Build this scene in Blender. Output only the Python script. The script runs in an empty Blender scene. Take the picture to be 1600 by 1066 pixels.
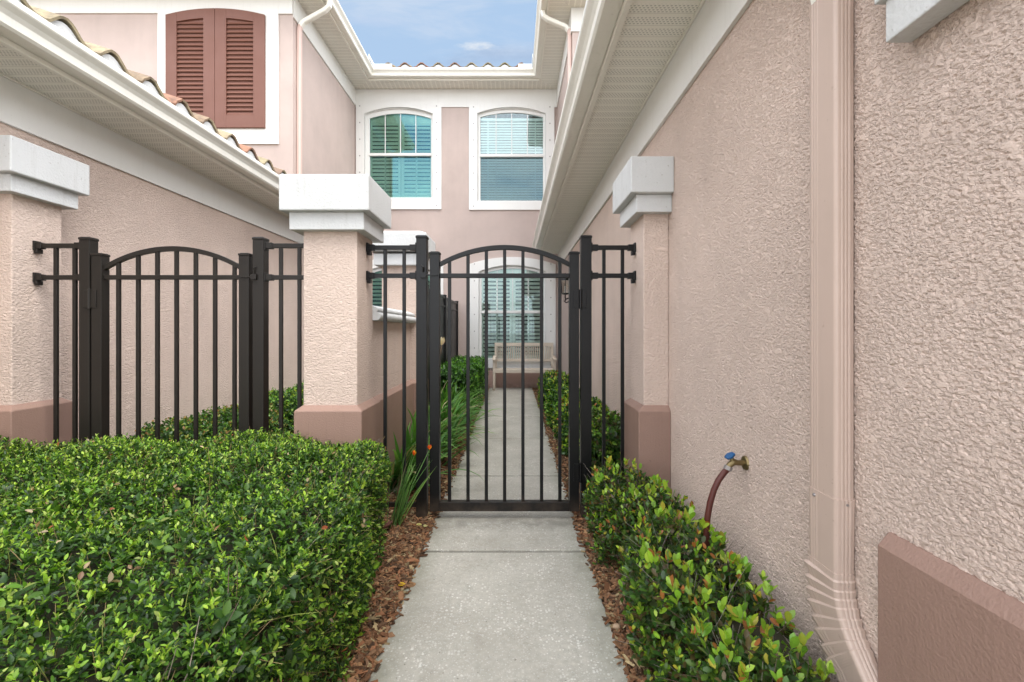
import bpy, math, random
import numpy as np
from math import radians as R, sin, cos, pi, sqrt
from mathutils import Vector, noise as mnoise
random.seed(7); rng = np.random.default_rng(11)
sc = bpy.context.scene
COL = sc.collection
F = 745.0; VX = 802.0; VY = 517.0; H = 1.2
# ------------------------------------------------------------------ camera
cam = bpy.data.cameras.new('camera'); co = bpy.data.objects.new('camera', cam); COL.objects.link(co)
co.location = (0, 0, H); co.rotation_euler = (pi/2, 0, 0)
cam.sensor_width = 36; cam.lens = 36*F/1600; cam.shift_x = -2/1600; cam.shift_y = -16/1600
cam.clip_start = 0.02; cam.clip_end = 2000
sc.camera = co
# ------------------------------------------------------------------ nodes
class NT:
    def __init__(s, name):
        s.m = bpy.data.materials.new(name); s.m.use_nodes = True
        s.t = s.m.node_tree; s.t.nodes.clear()
        s.out = s.t.nodes.new('ShaderNodeOutputMaterial')
    def n(s, typ, ins=None, **kw):
        nd = s.t.nodes.new('ShaderNode'+typ)
        for k, v in kw.items(): setattr(nd, k, v)
        for k, v in (ins or {}).items(): s.set(nd.inputs[k], v)
        return nd
    def set(s, sock, v):
        if isinstance(v, bpy.types.NodeSocket): s.t.links.new(v, sock)
        elif isinstance(v, bpy.types.Node): s.t.links.new(v.outputs[0], sock)
        else:
            if isinstance(v, (tuple, list)) and len(v) == 3 and sock.type == 'RGBA': v = (*v, 1)
            sock.default_value = v
    def math(s, op, a, b=0.0, c=None, clamp=False):
        nd = s.t.nodes.new('ShaderNodeMath'); nd.operation = op; nd.use_clamp = clamp
        s.set(nd.inputs[0], a); s.set(nd.inputs[1], b)
        if c is not None: s.set(nd.inputs[2], c)
        return nd.outputs[0]
    def mix(s, f, a, b, blend='MIX'):
        nd = s.t.nodes.new('ShaderNodeMix'); nd.data_type = 'RGBA'; nd.blend_type = blend
        s.set(nd.inputs[0], f); s.set(nd.inputs[6], a); s.set(nd.inputs[7], b)
        return nd.outputs[2]
    def rng(s, v, a, b, c=0.0, d=1.0, smooth=False):
        nd = s.t.nodes.new('ShaderNodeMapRange')
        if smooth: nd.interpolation_type = 'SMOOTHSTEP'
        for i, x in enumerate((v, a, b, c, d)): s.set(nd.inputs[i], x)
        return nd.outputs[0]
    def noise(s, vec, scale, detail=3, rough=.55, dist=0.0):
        return s.n('TexNoise', {'Vector': vec, 'Scale': scale, 'Detail': detail, 'Roughness': rough, 'Distortion': dist}).outputs[0]
    def pos(s): return s.n('NewGeometry').outputs['Position']
    def bump(s, h, strength, dist):
        return s.n('Bump', {'Height': h, 'Strength': strength, 'Distance': dist}).outputs[0]
    def bsdf(s, col, rough=.6, normal=None, **kw):
        b = s.n('BsdfPrincipled', {'Base Color': col, 'Roughness': rough})
        if normal is not None: s.set(b.inputs['Normal'], normal)
        for k, v in kw.items(): s.set(b.inputs[k.replace('_', ' ')], v)
        s.set(s.out.inputs['Surface'], b.outputs[0]); return b

def stucco(name, col, hstr=1.0, scale=1.0, disp=False, vary=.10, dist=.006):
    t = NT(name); p = t.pos()
    w = t.n('VectorMath', {0: p}, operation='MULTIPLY'); w.inputs[1].default_value = (1, 1, 1.6)
    a = t.noise(w.outputs[0], 66*scale, 4, .58, .25)
    b = t.noise(w.outputs[0], 150*scale, 3, .6)
    big = t.rng(t.noise(w.outputs[0], 24*scale, 2, .5, .3), .60, .70, 0, 1, True)
    top = t.math('SUBTRACT', t.rng(a, .33, .575), t.math('MULTIPLY', t.rng(a, .58, .8), .12))
    h = t.math('ADD', t.math('MULTIPLY', top, .85), t.math('MULTIPLY', b, .30))
    h = t.math('ADD', t.math('MULTIPLY', h, t.math('SUBTRACT', 1.0, t.math('MULTIPLY', big, .8))), t.math('MULTIPLY', big, .80))
    c = t.mix(t.rng(t.noise(p, 1.3, 4, .6), .3, .7), tuple(x*(1-vary) for x in col), tuple(x*(1+vary*.6) for x in col))
    c = t.mix(t.rng(t.noise(p, 7, 3), .55, .8, 0, .10), c, tuple(x*.75 for x in col))
    st = t.n('VectorMath', {0: p}, operation='MULTIPLY'); st.inputs[1].default_value = (5, 5, .5)
    c = t.mix(t.rng(t.noise(st.outputs[0], 1.0, 5, .65), .50, .72, 0, .13), c, tuple(x*.62 for x in col))
    # splash dirt close to the ground
    z = t.n('SeparateXYZ', {0: p}).outputs[2]
    dirt = t.math('MULTIPLY', t.rng(z, 0, .28, 1, 0), t.rng(t.noise(p, 9, 4), .35, .75))
    c = t.mix(t.math('MULTIPLY', dirt, .45), c, (.20, .15, .12))
    if disp:
        t.bsdf(c, .85, t.bump(b, .5*hstr, .004), Specular_IOR_Level=.25)
        d = t.n('Displacement', {'Height': h, 'Midlevel': .6, 'Scale': dist})
        t.set(t.out.inputs['Displacement'], d.outputs[0]); t.m.displacement_method = 'BOTH'
    else:
        t.bsdf(c, .85, t.bump(h, hstr, dist), Specular_IOR_Level=.25)
    return t.m

def paint(name, col, rough=.45, orange=0.0, grime=.12, scale=60, spec=.4, metal=0.0, fleck=None):
    t = NT(name); p = t.pos()
    n1 = t.noise(p, 2.2, 5, .65)
    c = t.mix(t.rng(n1, .45, .8, 0, grime), col, (col[0]*.55, col[1]*.55, col[2]*.48))
    st = t.n('VectorMath', {0: p}, operation='MULTIPLY'); st.inputs[1].default_value = (26, 26, 1.6)
    c = t.mix(t.rng(t.noise(st.outputs[0], 1.0, 3, .6), .56, .80, 0, grime*1.2), c, (col[0]*.5, col[1]*.48, col[2]*.42))
    c = t.mix(t.math('MULTIPLY', t.rng(t.n('SeparateXYZ', {0: p}).outputs[2], -.02, .16, 1, 0), t.rng(t.noise(p, 13, 4), .35, .7, .1, .8)), c, (.12, .085, .06))
    c = t.mix(t.rng(t.noise(p, 55, 2, .5), .70, .76, 0, grime*2), c, (col[0]*.5, col[1]*.45, col[2]*.4))
    fine = t.noise(p, scale, 3, .6)
    if fleck:
        c = t.mix(t.rng(t.noise(p, 170, 1, .5), .70, .74, 0, .8), c, fleck)
    nrm = t.bump(fine, orange, .003) if orange else t.bump(t.noise(p, 6, 2), .08, .004)
    t.bsdf(c, t.rng(n1, .3, .7, rough*.85, rough*1.15), nrm, Specular_IOR_Level=spec, Metallic=metal)
    return t.m

def soffit_mat(name, axis, col):
    t = NT(name); p = t.pos(); s = t.n('SeparateXYZ', {0: p})
    u, v = (s.outputs[1], s.outputs[0]) if axis == 'y' else (s.outputs[0], s.outputs[1])
    fr = t.math('FRACT', t.math('MULTIPLY', u, 1/.095))
    rib = t.math('LESS_THAN', fr, .14)
    zone = t.math('MULTIPLY', t.math('GREATER_THAN', fr, .26), t.math('LESS_THAN', fr, .90))
    du = t.math('SUBTRACT', t.math('FRACT', t.math('MULTIPLY', u, 1/.015)), .5)
    row = t.math('FLOOR', t.math('MULTIPLY', u, 1/.015))
    dv = t.math('SUBTRACT', t.math('FRACT', t.math('ADD', t.math('MULTIPLY', v, 1/.02), t.math('MULTIPLY', row, .5))), .5)
    r2 = t.math('ADD', t.math('MULTIPLY', du, du), t.math('MULTIPLY', dv, dv))
    hole = t.math('MULTIPLY', t.rng(r2, .07, .11, 1, 0), zone)
    edge = t.math('MULTIPLY', t.math('GREATER_THAN', fr, .955), 1.0)
    c = t.mix(t.math('MULTIPLY', hole, .5), col, (.10, .09, .07))
    c = t.mix(t.math('MULTIPLY', edge, .35), c, (.15, .13, .10))
    c = t.mix(t.rng(t.noise(p, 3, 4), .5, .8, 0, .15), c, (.4, .36, .28))
    hgt = t.math('ADD', t.math('MULTIPLY', rib, 1.0), t.math('MULTIPLY', hole, -.6))
    t.bsdf(c, .5, t.bump(hgt, .5, .002), Specular_IOR_Level=.3)
    return t.m

def leaf_mat(name, rough=.32, trans=.25, spec=.5):
    t = NT(name)
    a = t.n('Attribute', attribute_name='col').outputs['Color']
    p = t.pos()
    c = t.mix(t.rng(t.noise(p, 220, 2), .35, .7, 0, .3), a, t.mix(1.0, a, (.6, .62, .55), 'MULTIPLY'))
    b = t.bsdf(c, rough, t.bump(t.noise(p, 260, 2), .25, .001), Specular_IOR_Level=spec)
    tr = t.n('BsdfTranslucent', {'Color': t.mix(1.0, c, (1.5, 1.6, .6), 'MULTIPLY')})
    mx = t.n('MixShader', {0: trans, 1: b.outputs[0], 2: tr.outputs[0]})
    t.set(t.out.inputs['Surface'], mx.outputs[0]); return t.m

def attr_mat(name, rough=.8, bumpd=.001):
    t = NT(name); a = t.n('Attribute', attribute_name='col').outputs['Color']; p = t.pos()
    c = t.mix(t.rng(t.noise(p, 130, 3), .35, .75, 0, .55), a, t.mix(1.0, a, (.42, .40, .38), 'MULTIPLY'))
    t.bsdf(c, rough, t.bump(t.noise(p, 300, 2), .6, bumpd), Specular_IOR_Level=.25); return t.m

def concrete():
    t = NT('path_concrete'); p = t.pos()
    v1 = t.n('TexVoronoi', {'Vector': p, 'Scale': 84.0, 'Randomness': 1.0})
    v1c = t.n('SeparateColor', {0: v1.outputs['Color']})
    sz = t.rng(v1c.outputs[0], .30, 1, 0, .50)
    m1 = t.math('LESS_THAN', v1.outputs['Distance'], sz)
    v2 = t.n('TexVoronoi', {'Vector': p, 'Scale': 150.0})
    v2c = t.n('SeparateColor', {0: v2.outputs['Color']})
    m2 = t.math('LESS_THAN', v2.outputs['Distance'], t.rng(v2c.outputs[0], .4, 1, 0, .46))
    patch = t.rng(t.noise(p, 3.2, 3, .6), .36, .60)
    base = t.mix(t.rng(t.noise(p, 1.6, 5, .65), .3, .7), (.39, .365, .305), (.56, .53, .455))
    base = t.mix(t.rng(t.noise(p, 40, 5, .7), .3, .75, 0, .5), base, (.27, .27, .24))
    base = t.mix(t.rng(t.noise(p, 5, 5, .7), .52, .75, 0, .30), base, (.24, .20, .15))
    base = t.mix(t.rng(t.noise(p, 11, 4, .7), .58, .72, 0, .35), base, (.22, .23, .19))
    shell = t.mix(v1c.outputs[1], (.56, .54, .48), (.76, .75, .69))
    c = t.mix(t.math('MULTIPLY', m1, t.math('MULTIPLY', patch, .85)), base, shell)
    c = t.mix(t.math('MULTIPLY', m2, .55), c, (.60, .59, .54))
    pit = t.rng(t.noise(p, 75, 2, .5), .68, .74)
    c = t.mix(t.math('MULTIPLY', pit, .6), c, (.13, .12, .10))
    # damp, algae-darkened rim near the slab edges
    x = t.n('SeparateXYZ', {0: p}).outputs[0]
    e = t.math('ABSOLUTE', t.math('ADD', x, .05))
    rim = t.math('MULTIPLY', t.rng(e, .33, .45), t.rng(t.noise(p, 8, 4), .3, .7, .15, .75))
    c = t.mix(rim, c, (.17, .18, .12))
    y = t.n('SeparateXYZ', {0: p}).outputs[1]
    gate_band = t.math('MULTIPLY', t.rng(t.math('ABSOLUTE', t.math('SUBTRACT', y, 2.98)), .03, .14, 1, 0), t.rng(t.noise(p, 14, 4), .3, .7, .1, .7))  # darker mottled band across the path at the gate line
    c = t.mix(gate_band, c, (.17, .16, .13))
    h = t.math('ADD', t.math('MULTIPLY', m1, .35), t.math('SUBTRACT', t.noise(p, 120, 4, .7), pit))
    t.bsdf(c, .82, t.bump(h, .55, .003), Specular_IOR_Level=.3); return t.m

def tile_mat():
    t = NT('clay_roof_tile'); p = t.pos()
    s = t.n('SeparateXYZ', {0: p})
    cv = t.n('CombineXYZ', {0: t.math('FLOOR', t.math('MULTIPLY', s.outputs[0], 1/.33)), 1: t.math('FLOOR', t.math('MULTIPLY', s.outputs[1], 1/.166)), 2: 0.0})
    w = t.n('TexWhiteNoise', {'Vector': cv.outputs[0]}, noise_dimensions='3D')
    r = t.n('ValToRGB', {0: w.outputs[0]}); e = r.color_ramp.elements
    e[0].color = (.25, .22, .12, 1); e[1].color = (.36, .17, .10, 1)
    for q, cc in ((.35, (.33, .27, .17, 1)), (.6, (.28, .21, .13, 1)), (.8, (.20, .13, .09, 1))):
        el = e.new(q); el.color = cc
    c = t.mix(t.rng(t.noise(p, 14, 5, .7), .42, .7, 0, .7), r.outputs[0], (.07, .055, .045))
    t.bsdf(c, .85, t.bump(t.noise(p, 60, 4), .5, .003)); return t.m

def glass_mat(name, tint, refl, fac):
    t = NT(name)
    tr = t.n('BsdfTransparent', {'Color': tint}); g = t.n('BsdfGlossy', {'Color': refl, 'Roughness': .01})
    lw = t.n('LayerWeight', {'Blend': .35})
    f = t.rng(lw.outputs['Fresnel'], 0, 1, fac, 1)
    mx = t.n('MixShader', {0: f, 1: tr.outputs[0], 2: g.outputs[0]})
    t.set(t.out.inputs['Surface'], mx.outputs[0]); return t.m

def ground_mat():
    t = NT('bed_soil'); p = t.pos()
    c = t.mix(t.rng(t.noise(p, 60, 5, .7), .3, .7), (.07, .035, .022), (.22, .10, .06))
    c = t.mix(t.rng(t.noise(p, 25, 3), .5, .75), c, (.035, .022, .016))
    far = t.rng(t.n('SeparateXYZ', {0: p}).outputs[1], -1.2, -1.1, 1, 0)
    c = t.mix(far, c, t.mix(t.noise(p, 2, 4), (.46, .45, .42), (.54, .53, .50)))
    t.bsdf(c, .9, t.bump(t.noise(p, 70, 4, .7), 1.0, .02), Specular_IOR_Level=.2); return t.m

PINK = (.665, .535, .458)
M = dict(
 near=stucco('stucco_pink_near', (.62, .500, .428), .8, 1.1, True, dist=.0068),
 stucco=stucco('stucco_pink', PINK, .9, .95, dist=.0065),
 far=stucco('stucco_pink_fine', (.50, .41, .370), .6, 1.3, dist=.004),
 brown=paint('brown_base_paint', (.290, .186, .146), .6, .9, .15, 130),
 brownfine=paint('brown_base_paint_smooth', (.36, .225, .18), .6, .5, .15, 130),
 white=paint('white_trim_paint', (.72, .72, .69), .5, .25, .10, 90),
 capw=paint('cap_stucco_white', (.58, .59, .585), .8, 1.0, .25, 75, .25),
 cream=paint('cream_aluminium', (.78, .77, .70), .35, 0, .14),
 cream2=paint('cream_fascia', (.78, .76, .68), .4, 0, .12),
 black=paint('black_powder_coat', (.0035, .0036, .0038), .40, .15, .3, 200, .3),
 bronze=paint('dark_bronze_powder_coat', (.016, .0135, .011), .42, .15, .3, 200, .35),
 shut=paint('russet_shutter_paint', (.170, .074, .052), .55, .1, .15),
 spout=paint('taupe_downspout_paint', (.49, .380, .318), .40, .06, .15, 30, .45),
 spoutp=paint('pale_pink_downspout_paint', (.62, .46, .40), .4, 0, .12),
 softy=soffit_mat('vented_soffit_side', 'y', (.82, .80, .72)),
 softx=soffit_mat('vented_soffit_far', 'x', (.82, .80, .72)),
 concrete=concrete(), tile=tile_mat(), soil=ground_mat(),
 shade=paint('interior_louver_white', (.86, .87, .83), .5),
 dark=paint('dark_interior', (.02, .025, .025), .9),
 screw=paint('galvanised_screw', (.30, .28, .27), .4, 0, .1, metal=.6),
 bench=paint('bench_beige_paint', (.60, .52, .42), .5, .2, .2),
 brass=paint('aged_brass', (.22, .17, .08), .35, .3, .5, 300, .5, .8),
 blue=paint('blue_tap_handle', (.015, .085, .22), .4, .2, .5, 300),
 hose=paint('maroon_rubber_hose', (.085, .020, .014), .5, .15, .3, 300),
 leaf=leaf_mat('holly_leaf', .42, .30, .38), leaf2=leaf_mat('jasmine_leaf', .36, .30, .45),
 strap=leaf_mat('strap_leaf', .4, .3, .4), petal=leaf_mat('flower_petal', .5, .35, .3),
 bark=attr_mat('bark_mulch', .85), twig=attr_mat('twig', .85), stone=attr_mat('pebble', .7),
 glassL=glass_mat('teal_window_glass', (.80, .88, .80), (.22, .56, .68), .085),
 glassR=glass_mat('pale_window_glass', (.88, .95, .94), (.85, .95, 1.0), .035),
 glassD=glass_mat('clear_window_glass', (.89, .93, .90), (.7, .9, .95), .008),
 screen=glass_mat('screened_window_glass', (.55, .66, .66), (.6, .75, .8), .035),
 lamp=glass_mat('lantern_glass', (.85, .85, .82), (1, 1, 1), .12),
 core=paint('dark_core_fill', (.030, .028, .014), .95),  # near-black fill: interior shade painted into hedge cores; also the joint soil
)
# ------------------------------------------------------------------ objects
def tag(o, label=None, cat=None, group=None, kind=None):
    if label: o['label'] = label
    if cat: o['category'] = cat
    if group: o['group'] = group
    if kind: o['kind'] = kind
    return o
def thing(name, loc, label, cat, group=None):
    o = bpy.data.objects.new(name, None); o.empty_display_size = .1; COL.objects.link(o); o.location = loc
    return tag(o, label, cat, group)
def wloc(o):
    v = Vector((0, 0, 0))
    while o is not None: v += o.location; o = o.parent
    return v
class MB:
    """collects geometry in world coordinates"""
    def __init__(s): s.v = []; s.f = []; s.mi = []; s.cur = 0
    def add(s, vs, fs):
        b = len(s.v); s.v += [tuple(x) for x in vs]
        for f in fs: s.f.append(tuple(i+b for i in f)); s.mi.append(s.cur)
        return s
    def box(s, x0, x1, y0, y1, z0, z1):
        vs = [(x, y, z) for z in (z0, z1) for y in (y0, y1) for x in (x0, x1)]
        return s.add(vs, [(0,2,3,1),(4,5,7,6),(0,1,5,4),(2,6,7,3),(0,4,6,2),(1,3,7,5)])
    def prism(s, pts, a, b, axis='y'):
        """closed 2D outline extruded from a to b along axis"""
        n = len(pts)
        mk = {'y': lambda p, t: (p[0], t, p[1]), 'x': lambda p, t: (t, p[0], p[1]), 'z': lambda p, t: (p[0], p[1], t)}[axis]
        vs = [mk(p, a) for p in pts]+[mk(p, b) for p in pts]
        fs = [tuple(range(n)), tuple(range(2*n-1, n-1, -1))]+[(i, i+n, (i+1) % n+n, (i+1) % n) for i in range(n)]
        return s.add(vs, fs)
    def tube(s, pts, r, n=8, cap=True):
        pts = [Vector(p) for p in pts]; rs = r if isinstance(r, (list, tuple)) else [r]*len(pts)
        b = []; up = Vector((0, 0, 1))
        d0 = (pts[1]-pts[0]).normalized()
        if abs(d0.z) > .95: up = Vector((1, 0, 0))
        vs = []
        for i, p in enumerate(pts):
            d = (pts[min(i+1, len(pts)-1)]-pts[max(i-1, 0)]).normalized()
            x = d.cross(up).normalized(); y = x.cross(d).normalized(); up = y
            for k in range(n):
                a = 2*pi*k/n; vs.append(p+x*cos(a)*rs[i]+y*sin(a)*rs[i])
        fs = [(i*n+k, i*n+(k+1) % n, (i+1)*n+(k+1) % n, (i+1)*n+k) for i in range(len(pts)-1) for k in range(n)]
        if cap: fs += [tuple(range(n-1, -1, -1)), tuple((len(pts)-1)*n+k for k in range(n))]
        return s.add(vs, fs)
    def loft(s, rings, closed=True, cap=True):
        n = len(rings[0]); vs = [v for r in rings for v in r]
        m = n if closed else n-1
        fs = [(i*n+k, i*n+(k+1) % n, (i+1)*n+(k+1) % n, (i+1)*n+k) for i in range(len(rings)-1) for k in range(m)]
        if cap and closed: fs += [tuple(range(n-1, -1, -1)), tuple((len(rings)-1)*n+k for k in range(n))]
        return s.add(vs, fs)
    def sweep(s, prof, path, cap=True):
        """prof: closed [(offset to the right of travel, z)], path: [(x,y)] mitred"""
        P = [Vector(p) for p in path]; rings = []
        for i, p in enumerate(P):
            ns = []
            if i > 0: d = (P[i]-P[i-1]).normalized(); ns.append(Vector((d.y, -d.x)))
            if i < len(P)-1: d = (P[i+1]-P[i]).normalized(); ns.append(Vector((d.y, -d.x)))
            m = sum(ns, Vector((0, 0)))
            if len(ns) == 2: m = m.normalized()/max(.2, m.normalized().dot(ns[0]))
            rings.append([(p.x+m.x*o, p.y+m.y*o, z) for o, z in prof])
        return s.loft(rings, True, cap)
    def build(s, name, mat, parent=None, bev=0, smooth=False, label=None, fix=True):
        me = bpy.data.meshes.new(name); off = wloc(parent) if parent else Vector((0, 0, 0))
        me.from_pydata([(x-off.x, y-off.y, z-off.z) for x, y, z in s.v], [], s.f)
        for m in (mat if isinstance(mat, (list, tuple)) else [mat]): me.materials.append(m)
        if any(s.mi): me.polygons.foreach_set('material_index', s.mi)
        if smooth: me.polygons.foreach_set('use_smooth', [True]*len(me.polygons))
        if fix:
            import bmesh
            bm = bmesh.new(); bm.from_mesh(me); bmesh.ops.recalc_face_normals(bm, faces=bm.faces); bm.to_mesh(me); bm.free()
        me.update()
        o = bpy.data.objects.new(name, me); COL.objects.link(o)
        if parent: o.parent = parent
        if bev:
            b = o.modifiers.new('bevel', 'BEVEL'); b.width = bev; b.segments = 2; b.limit_method = 'ANGLE'; b.angle_limit = R(40)
        if label: o['label'] = label
        return o
def tri_mesh(name, mat, V, T, C, parent=None, smooth=True):
    me = bpy.data.meshes.new(name); off = wloc(parent) if parent else Vector((0, 0, 0))
    V = V-np.array(off)
    me.vertices.add(len(V)); me.vertices.foreach_set('co', V.astype(np.float32).ravel())
    k = T.shape[1]
    me.loops.add(T.size); me.loops.foreach_set('vertex_index', T.astype(np.int32).ravel())
    me.polygons.add(len(T)); me.polygons.foreach_set('loop_start', np.arange(0, T.size, k, dtype=np.int32))
    me.update(calc_edges=True)
    me.polygons.foreach_set('use_smooth', np.full(len(T), smooth))
    a = me.color_attributes.new('col', 'FLOAT_COLOR', 'POINT')
    a.data.foreach_set('color', np.concatenate([C, np.ones((len(C), 1))], 1).astype(np.float32).ravel())
    me.materials.append(mat); me.validate()
    o = bpy.data.objects.new(name, me); COL.objects.link(o)
    if parent: o.parent = parent
    return o
def rect(name_mat=None): pass
def grid_wall(a0, a1, z0, z1, step, fn):
    """dense sheet; fn(a,z)->xyz"""
    na = int((a1-a0)/step)+1; nz = int((z1-z0)/step)+1
    A = np.linspace(a0, a1, na); Z = np.linspace(z0, z1, nz)
    return A, Z
def holes_wall(mb, x0, x1, z0, z1, holes, y0, y1):
    xs = sorted({x0, x1, *[h[0] for h in holes], *[h[1] for h in holes]}); zs = sorted({z0, z1, *[h[2] for h in holes], *[h[3] for h in holes]})
    for i in range(len(xs)-1):
        for j in range(len(zs)-1):
            cx, cz = (xs[i]+xs[i+1])/2, (zs[j]+zs[j+1])/2
            if any(h[0] < cx < h[1] and h[2] < cz < h[3] for h in holes): continue
            mb.box(xs[i], xs[i+1], y0, y1, zs[j], zs[j+1])

# ------------------------------------------------------------------ leaves
def norm(a): return a/np.maximum(np.linalg.norm(a, axis=-1, keepdims=True), 1e-9)
def leaves(P, A, N, L, W, C, droop=.18, fold=.22, shape=None):
    """P base, A axis, N upper normal, L length, W half width -> V,T,C"""
    n = len(P); A = norm(A); S = norm(np.cross(A, N)); N = norm(np.cross(S, A))
    ts = np.array([0, .2, .5, .78, 1.0]); ws = np.array(shape if shape is not None else [.06, .72, 1., .66, .03])
    V = np.zeros((n, 5, 3, 3)); Cc = np.zeros((n, 5, 3, 3))
    L = L[:, None]; W = W[:, None]
    for k, (t, w) in enumerate(zip(ts, ws)):
        mid = P+A*(L*t)-N*(droop*L*t*t)
        V[:, k, 1] = mid
        for q, sg in ((0, -1), (2, 1)): V[:, k, q] = mid+S*(sg*W*w)+N*(fold*W*w)
        for q in range(3): Cc[:, k, q] = C*(1.12 if q == 1 else 1.0)
    V = V.reshape(n, 15, 3); Cc = Cc.reshape(n, 15, 3)
    q = []
    for k in range(4):
        for j in range(2):
            a = k*3+j; q.append((a, a+1, a+4, a+3))
    q = np.array(q); T = (q[None]+(np.arange(n)*15)[:, None, None]).reshape(-1, 4)
    return V.reshape(-1, 3), T, Cc.reshape(-1, 3)
def shoots(P, D, nleaf, slen, L, W, pal_low, pal_tip, spread=(35, 80), tipmix=.5, ptip=.4):
    """whorled shoots -> leaves"""
    n = len(P); D = norm(D)
    h = np.where(np.abs(D[:, 2:3]) < .9, np.array([[0, 0, 1.]]), np.array([[1., 0, 0]]))
    X = norm(np.cross(D, h)); Y = np.cross(D, X)
    out = []; ph = rng.uniform(0, 2*pi, n); tipsh = rng.random(n) < ptip
    for j in range(nleaf):
        f = (j+.5)/nleaf
        az = ph+j*2.4+rng.normal(0, .3, n)
        th = np.radians(spread[1]+(spread[0]-spread[1])*f+rng.normal(0, 12, n))
        rad = X*np.cos(az)[:, None]+Y*np.sin(az)[:, None]
        A = D*np.cos(th)[:, None]+rad*np.sin(th)[:, None]+rng.normal(0, .15, (n, 3))
        N = D*np.sin(th)[:, None]-rad*np.cos(th)[:, None]+rng.normal(0, .2, (n, 3))
        base = P+D*(slen*f*rng.uniform(.7, 1.2, n))[:, None]
        size = rng.uniform(.65, 1.15, n)*(1-.25*f)
        low = pal_low[rng.integers(0, len(pal_low), n)]; tip = pal_tip[rng.integers(0, len(pal_tip), n)]
        m = ((f > 1-tipmix) & tipsh)[:, None]
        C = np.where(m, tip, low)*rng.uniform(.75, 1.25, (n, 1))
        out.append((base, A, N, L*size, W*size, C))
    return [np.concatenate(x) for x in zip(*out)]
def box_shell(n, x0, x1, y0, y1, z0, z1, r, faces='xXyYZ', depth=.07, wob=.03):
    """points and normals on a rounded box"""
    ar = {'x': (y1-y0)*(z1-z0), 'X': (y1-y0)*(z1-z0), 'y': (x1-x0)*(z1-z0), 'Y': (x1-x0)*(z1-z0), 'Z': (x1-x0)*(y1-y0)}
    w = np.array([ar[f] for f in faces]); k = rng.choice(len(faces), n, p=w/w.sum())
    u, v = rng.random(n), rng.random(n); p = np.zeros((n, 3))
    for i, f in enumerate(faces):
        m = k == i
        if f in 'xX': p[m] = np.stack([np.full(m.sum(), x0 if f == 'x' else x1), y0+(y1-y0)*u[m], z0+(z1-z0)*v[m]], 1)
        elif f in 'yY': p[m] = np.stack([x0+(x1-x0)*u[m], np.full(m.sum(), y0 if f == 'y' else y1), z0+(z1-z0)*v[m]], 1)
        else: p[m] = np.stack([x0+(x1-x0)*u[m], y0+(y1-y0)*v[m], np.full(m.sum(), z1)], 1)
    lo = np.array([x0+r, y0+r, z0-1]); hi = np.array([x1-r, y1-r, z1-r])
    q = np.clip(p, lo, hi); nn = norm(p-q+1e-6)
    wb = wob*(np.sin(p[:, 0]*7+p[:, 1]*4)+np.sin(p[:, 1]*9-p[:, 0]*5+1)+np.sin(p[:, 2]*11+p[:, 1]*6))/2
    P = q+nn*(r+wb-depth*rng.random(n)**1.5)[:, None]
    return P, nn
def twigs(P, D, L, r, cols, parent, name='stem'):
    n = len(P); D = norm(D); h = np.tile(np.array([[.3, .1, 1.]]), (n, 1)); X = norm(np.cross(D, h)); Y = np.cross(D, X)
    V = []
    bend = rng.normal(0, .18, (n, 3))
    for t in (0, .5, 1):
        c = P+D*(L*t)[:, None]+bend*(L*t*t)[:, None]
        for a in (0, 2.1, 4.2): V.append(c+(X*cos(a)+Y*sin(a))*r*(1-.6*t))
    V = np.stack(V, 1); q = []
    for k in range(2):
        for j in range(3): q.append((k*3+j, k*3+(j+1) % 3, k*3+3+(j+1) % 3, k*3+3+j))
    q = np.array(q); T = (q[None]+(np.arange(n)*9)[:, None, None]).reshape(-1, 4)
    C = np.repeat(cols[rng.integers(0, len(cols), n)], 9, 0)
    return tri_mesh(name, M['twig'], V.reshape(-1, 3), T, C, parent)
def cols(*a): return np.array(a, float)
TW = cols((.16, .12, .09), (.24, .20, .16), (.10, .07, .05), (.30, .25, .20))
# ================================================================== setting
def structure(o): o['kind'] = 'structure'; return o
g = MB(); g.box(-200, 200, -200, 200, -.6, -.035); structure(g.build('ground', M['soil'], fix=True))
# bed surface with soft undulation, just over the ground sheet
def bed(name, x0, x1, y0, y1, z=-.012, step=.06):
    xs = np.arange(x0, x1+step/2, step); ys = np.arange(y0, y1+step/2, step)
    v = [(x, y, (z+.012*sin(x*23+y*7)*sin(y*19)+.008*sin(x*51-y*37)) if abs(x+.05) > .46 else -.032) for y in ys for x in xs]; n = len(xs)
    f = [(j*n+i, j*n+i+1, (j+1)*n+i+1, (j+1)*n+i) for j in range(len(ys)-1) for i in range(n-1)]
    m = MB(); m.add(v, f); return structure(m.build(name, M['soil'], smooth=True, fix=False))
bed('planting_bed_ground', -3.15, .96, -.6, 10.0)
# path slabs: own outline with worn edges, real joints
joints = [-1.5, -.12, 1.25, 2.6, 3.95, 5.31, 6.68, 8.05, 10.06]
pm = MB()
for a, b in zip(joints[:-1], joints[1:]):
    n = max(4, int((b-a)/.04)); L, Rr = [], []
    for i in range(n+1):
        y = a+.013+(b-a-.026)*i/n
        L.append((-.511+.009*mnoise.noise(Vector((y*5, 1, 0)))+.006*mnoise.noise(Vector((y*19, 4, 0))), y))
        Rr.append((.40+.009*mnoise.noise(Vector((y*5, 8, 0)))+.006*mnoise.noise(Vector((y*19, 9, 0))), y))
    pm.prism(L+Rr[::-1], -.12, 0.0, 'z')
structure(pm.build('path', M['concrete'], bev=.007))
jm = MB()
for y in joints[1:-1]: jm.box(-.49, .39, y-.0125, y+.0125, -.1, -.026)
structure(jm.build('path_joint_soil', M['core']))

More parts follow.
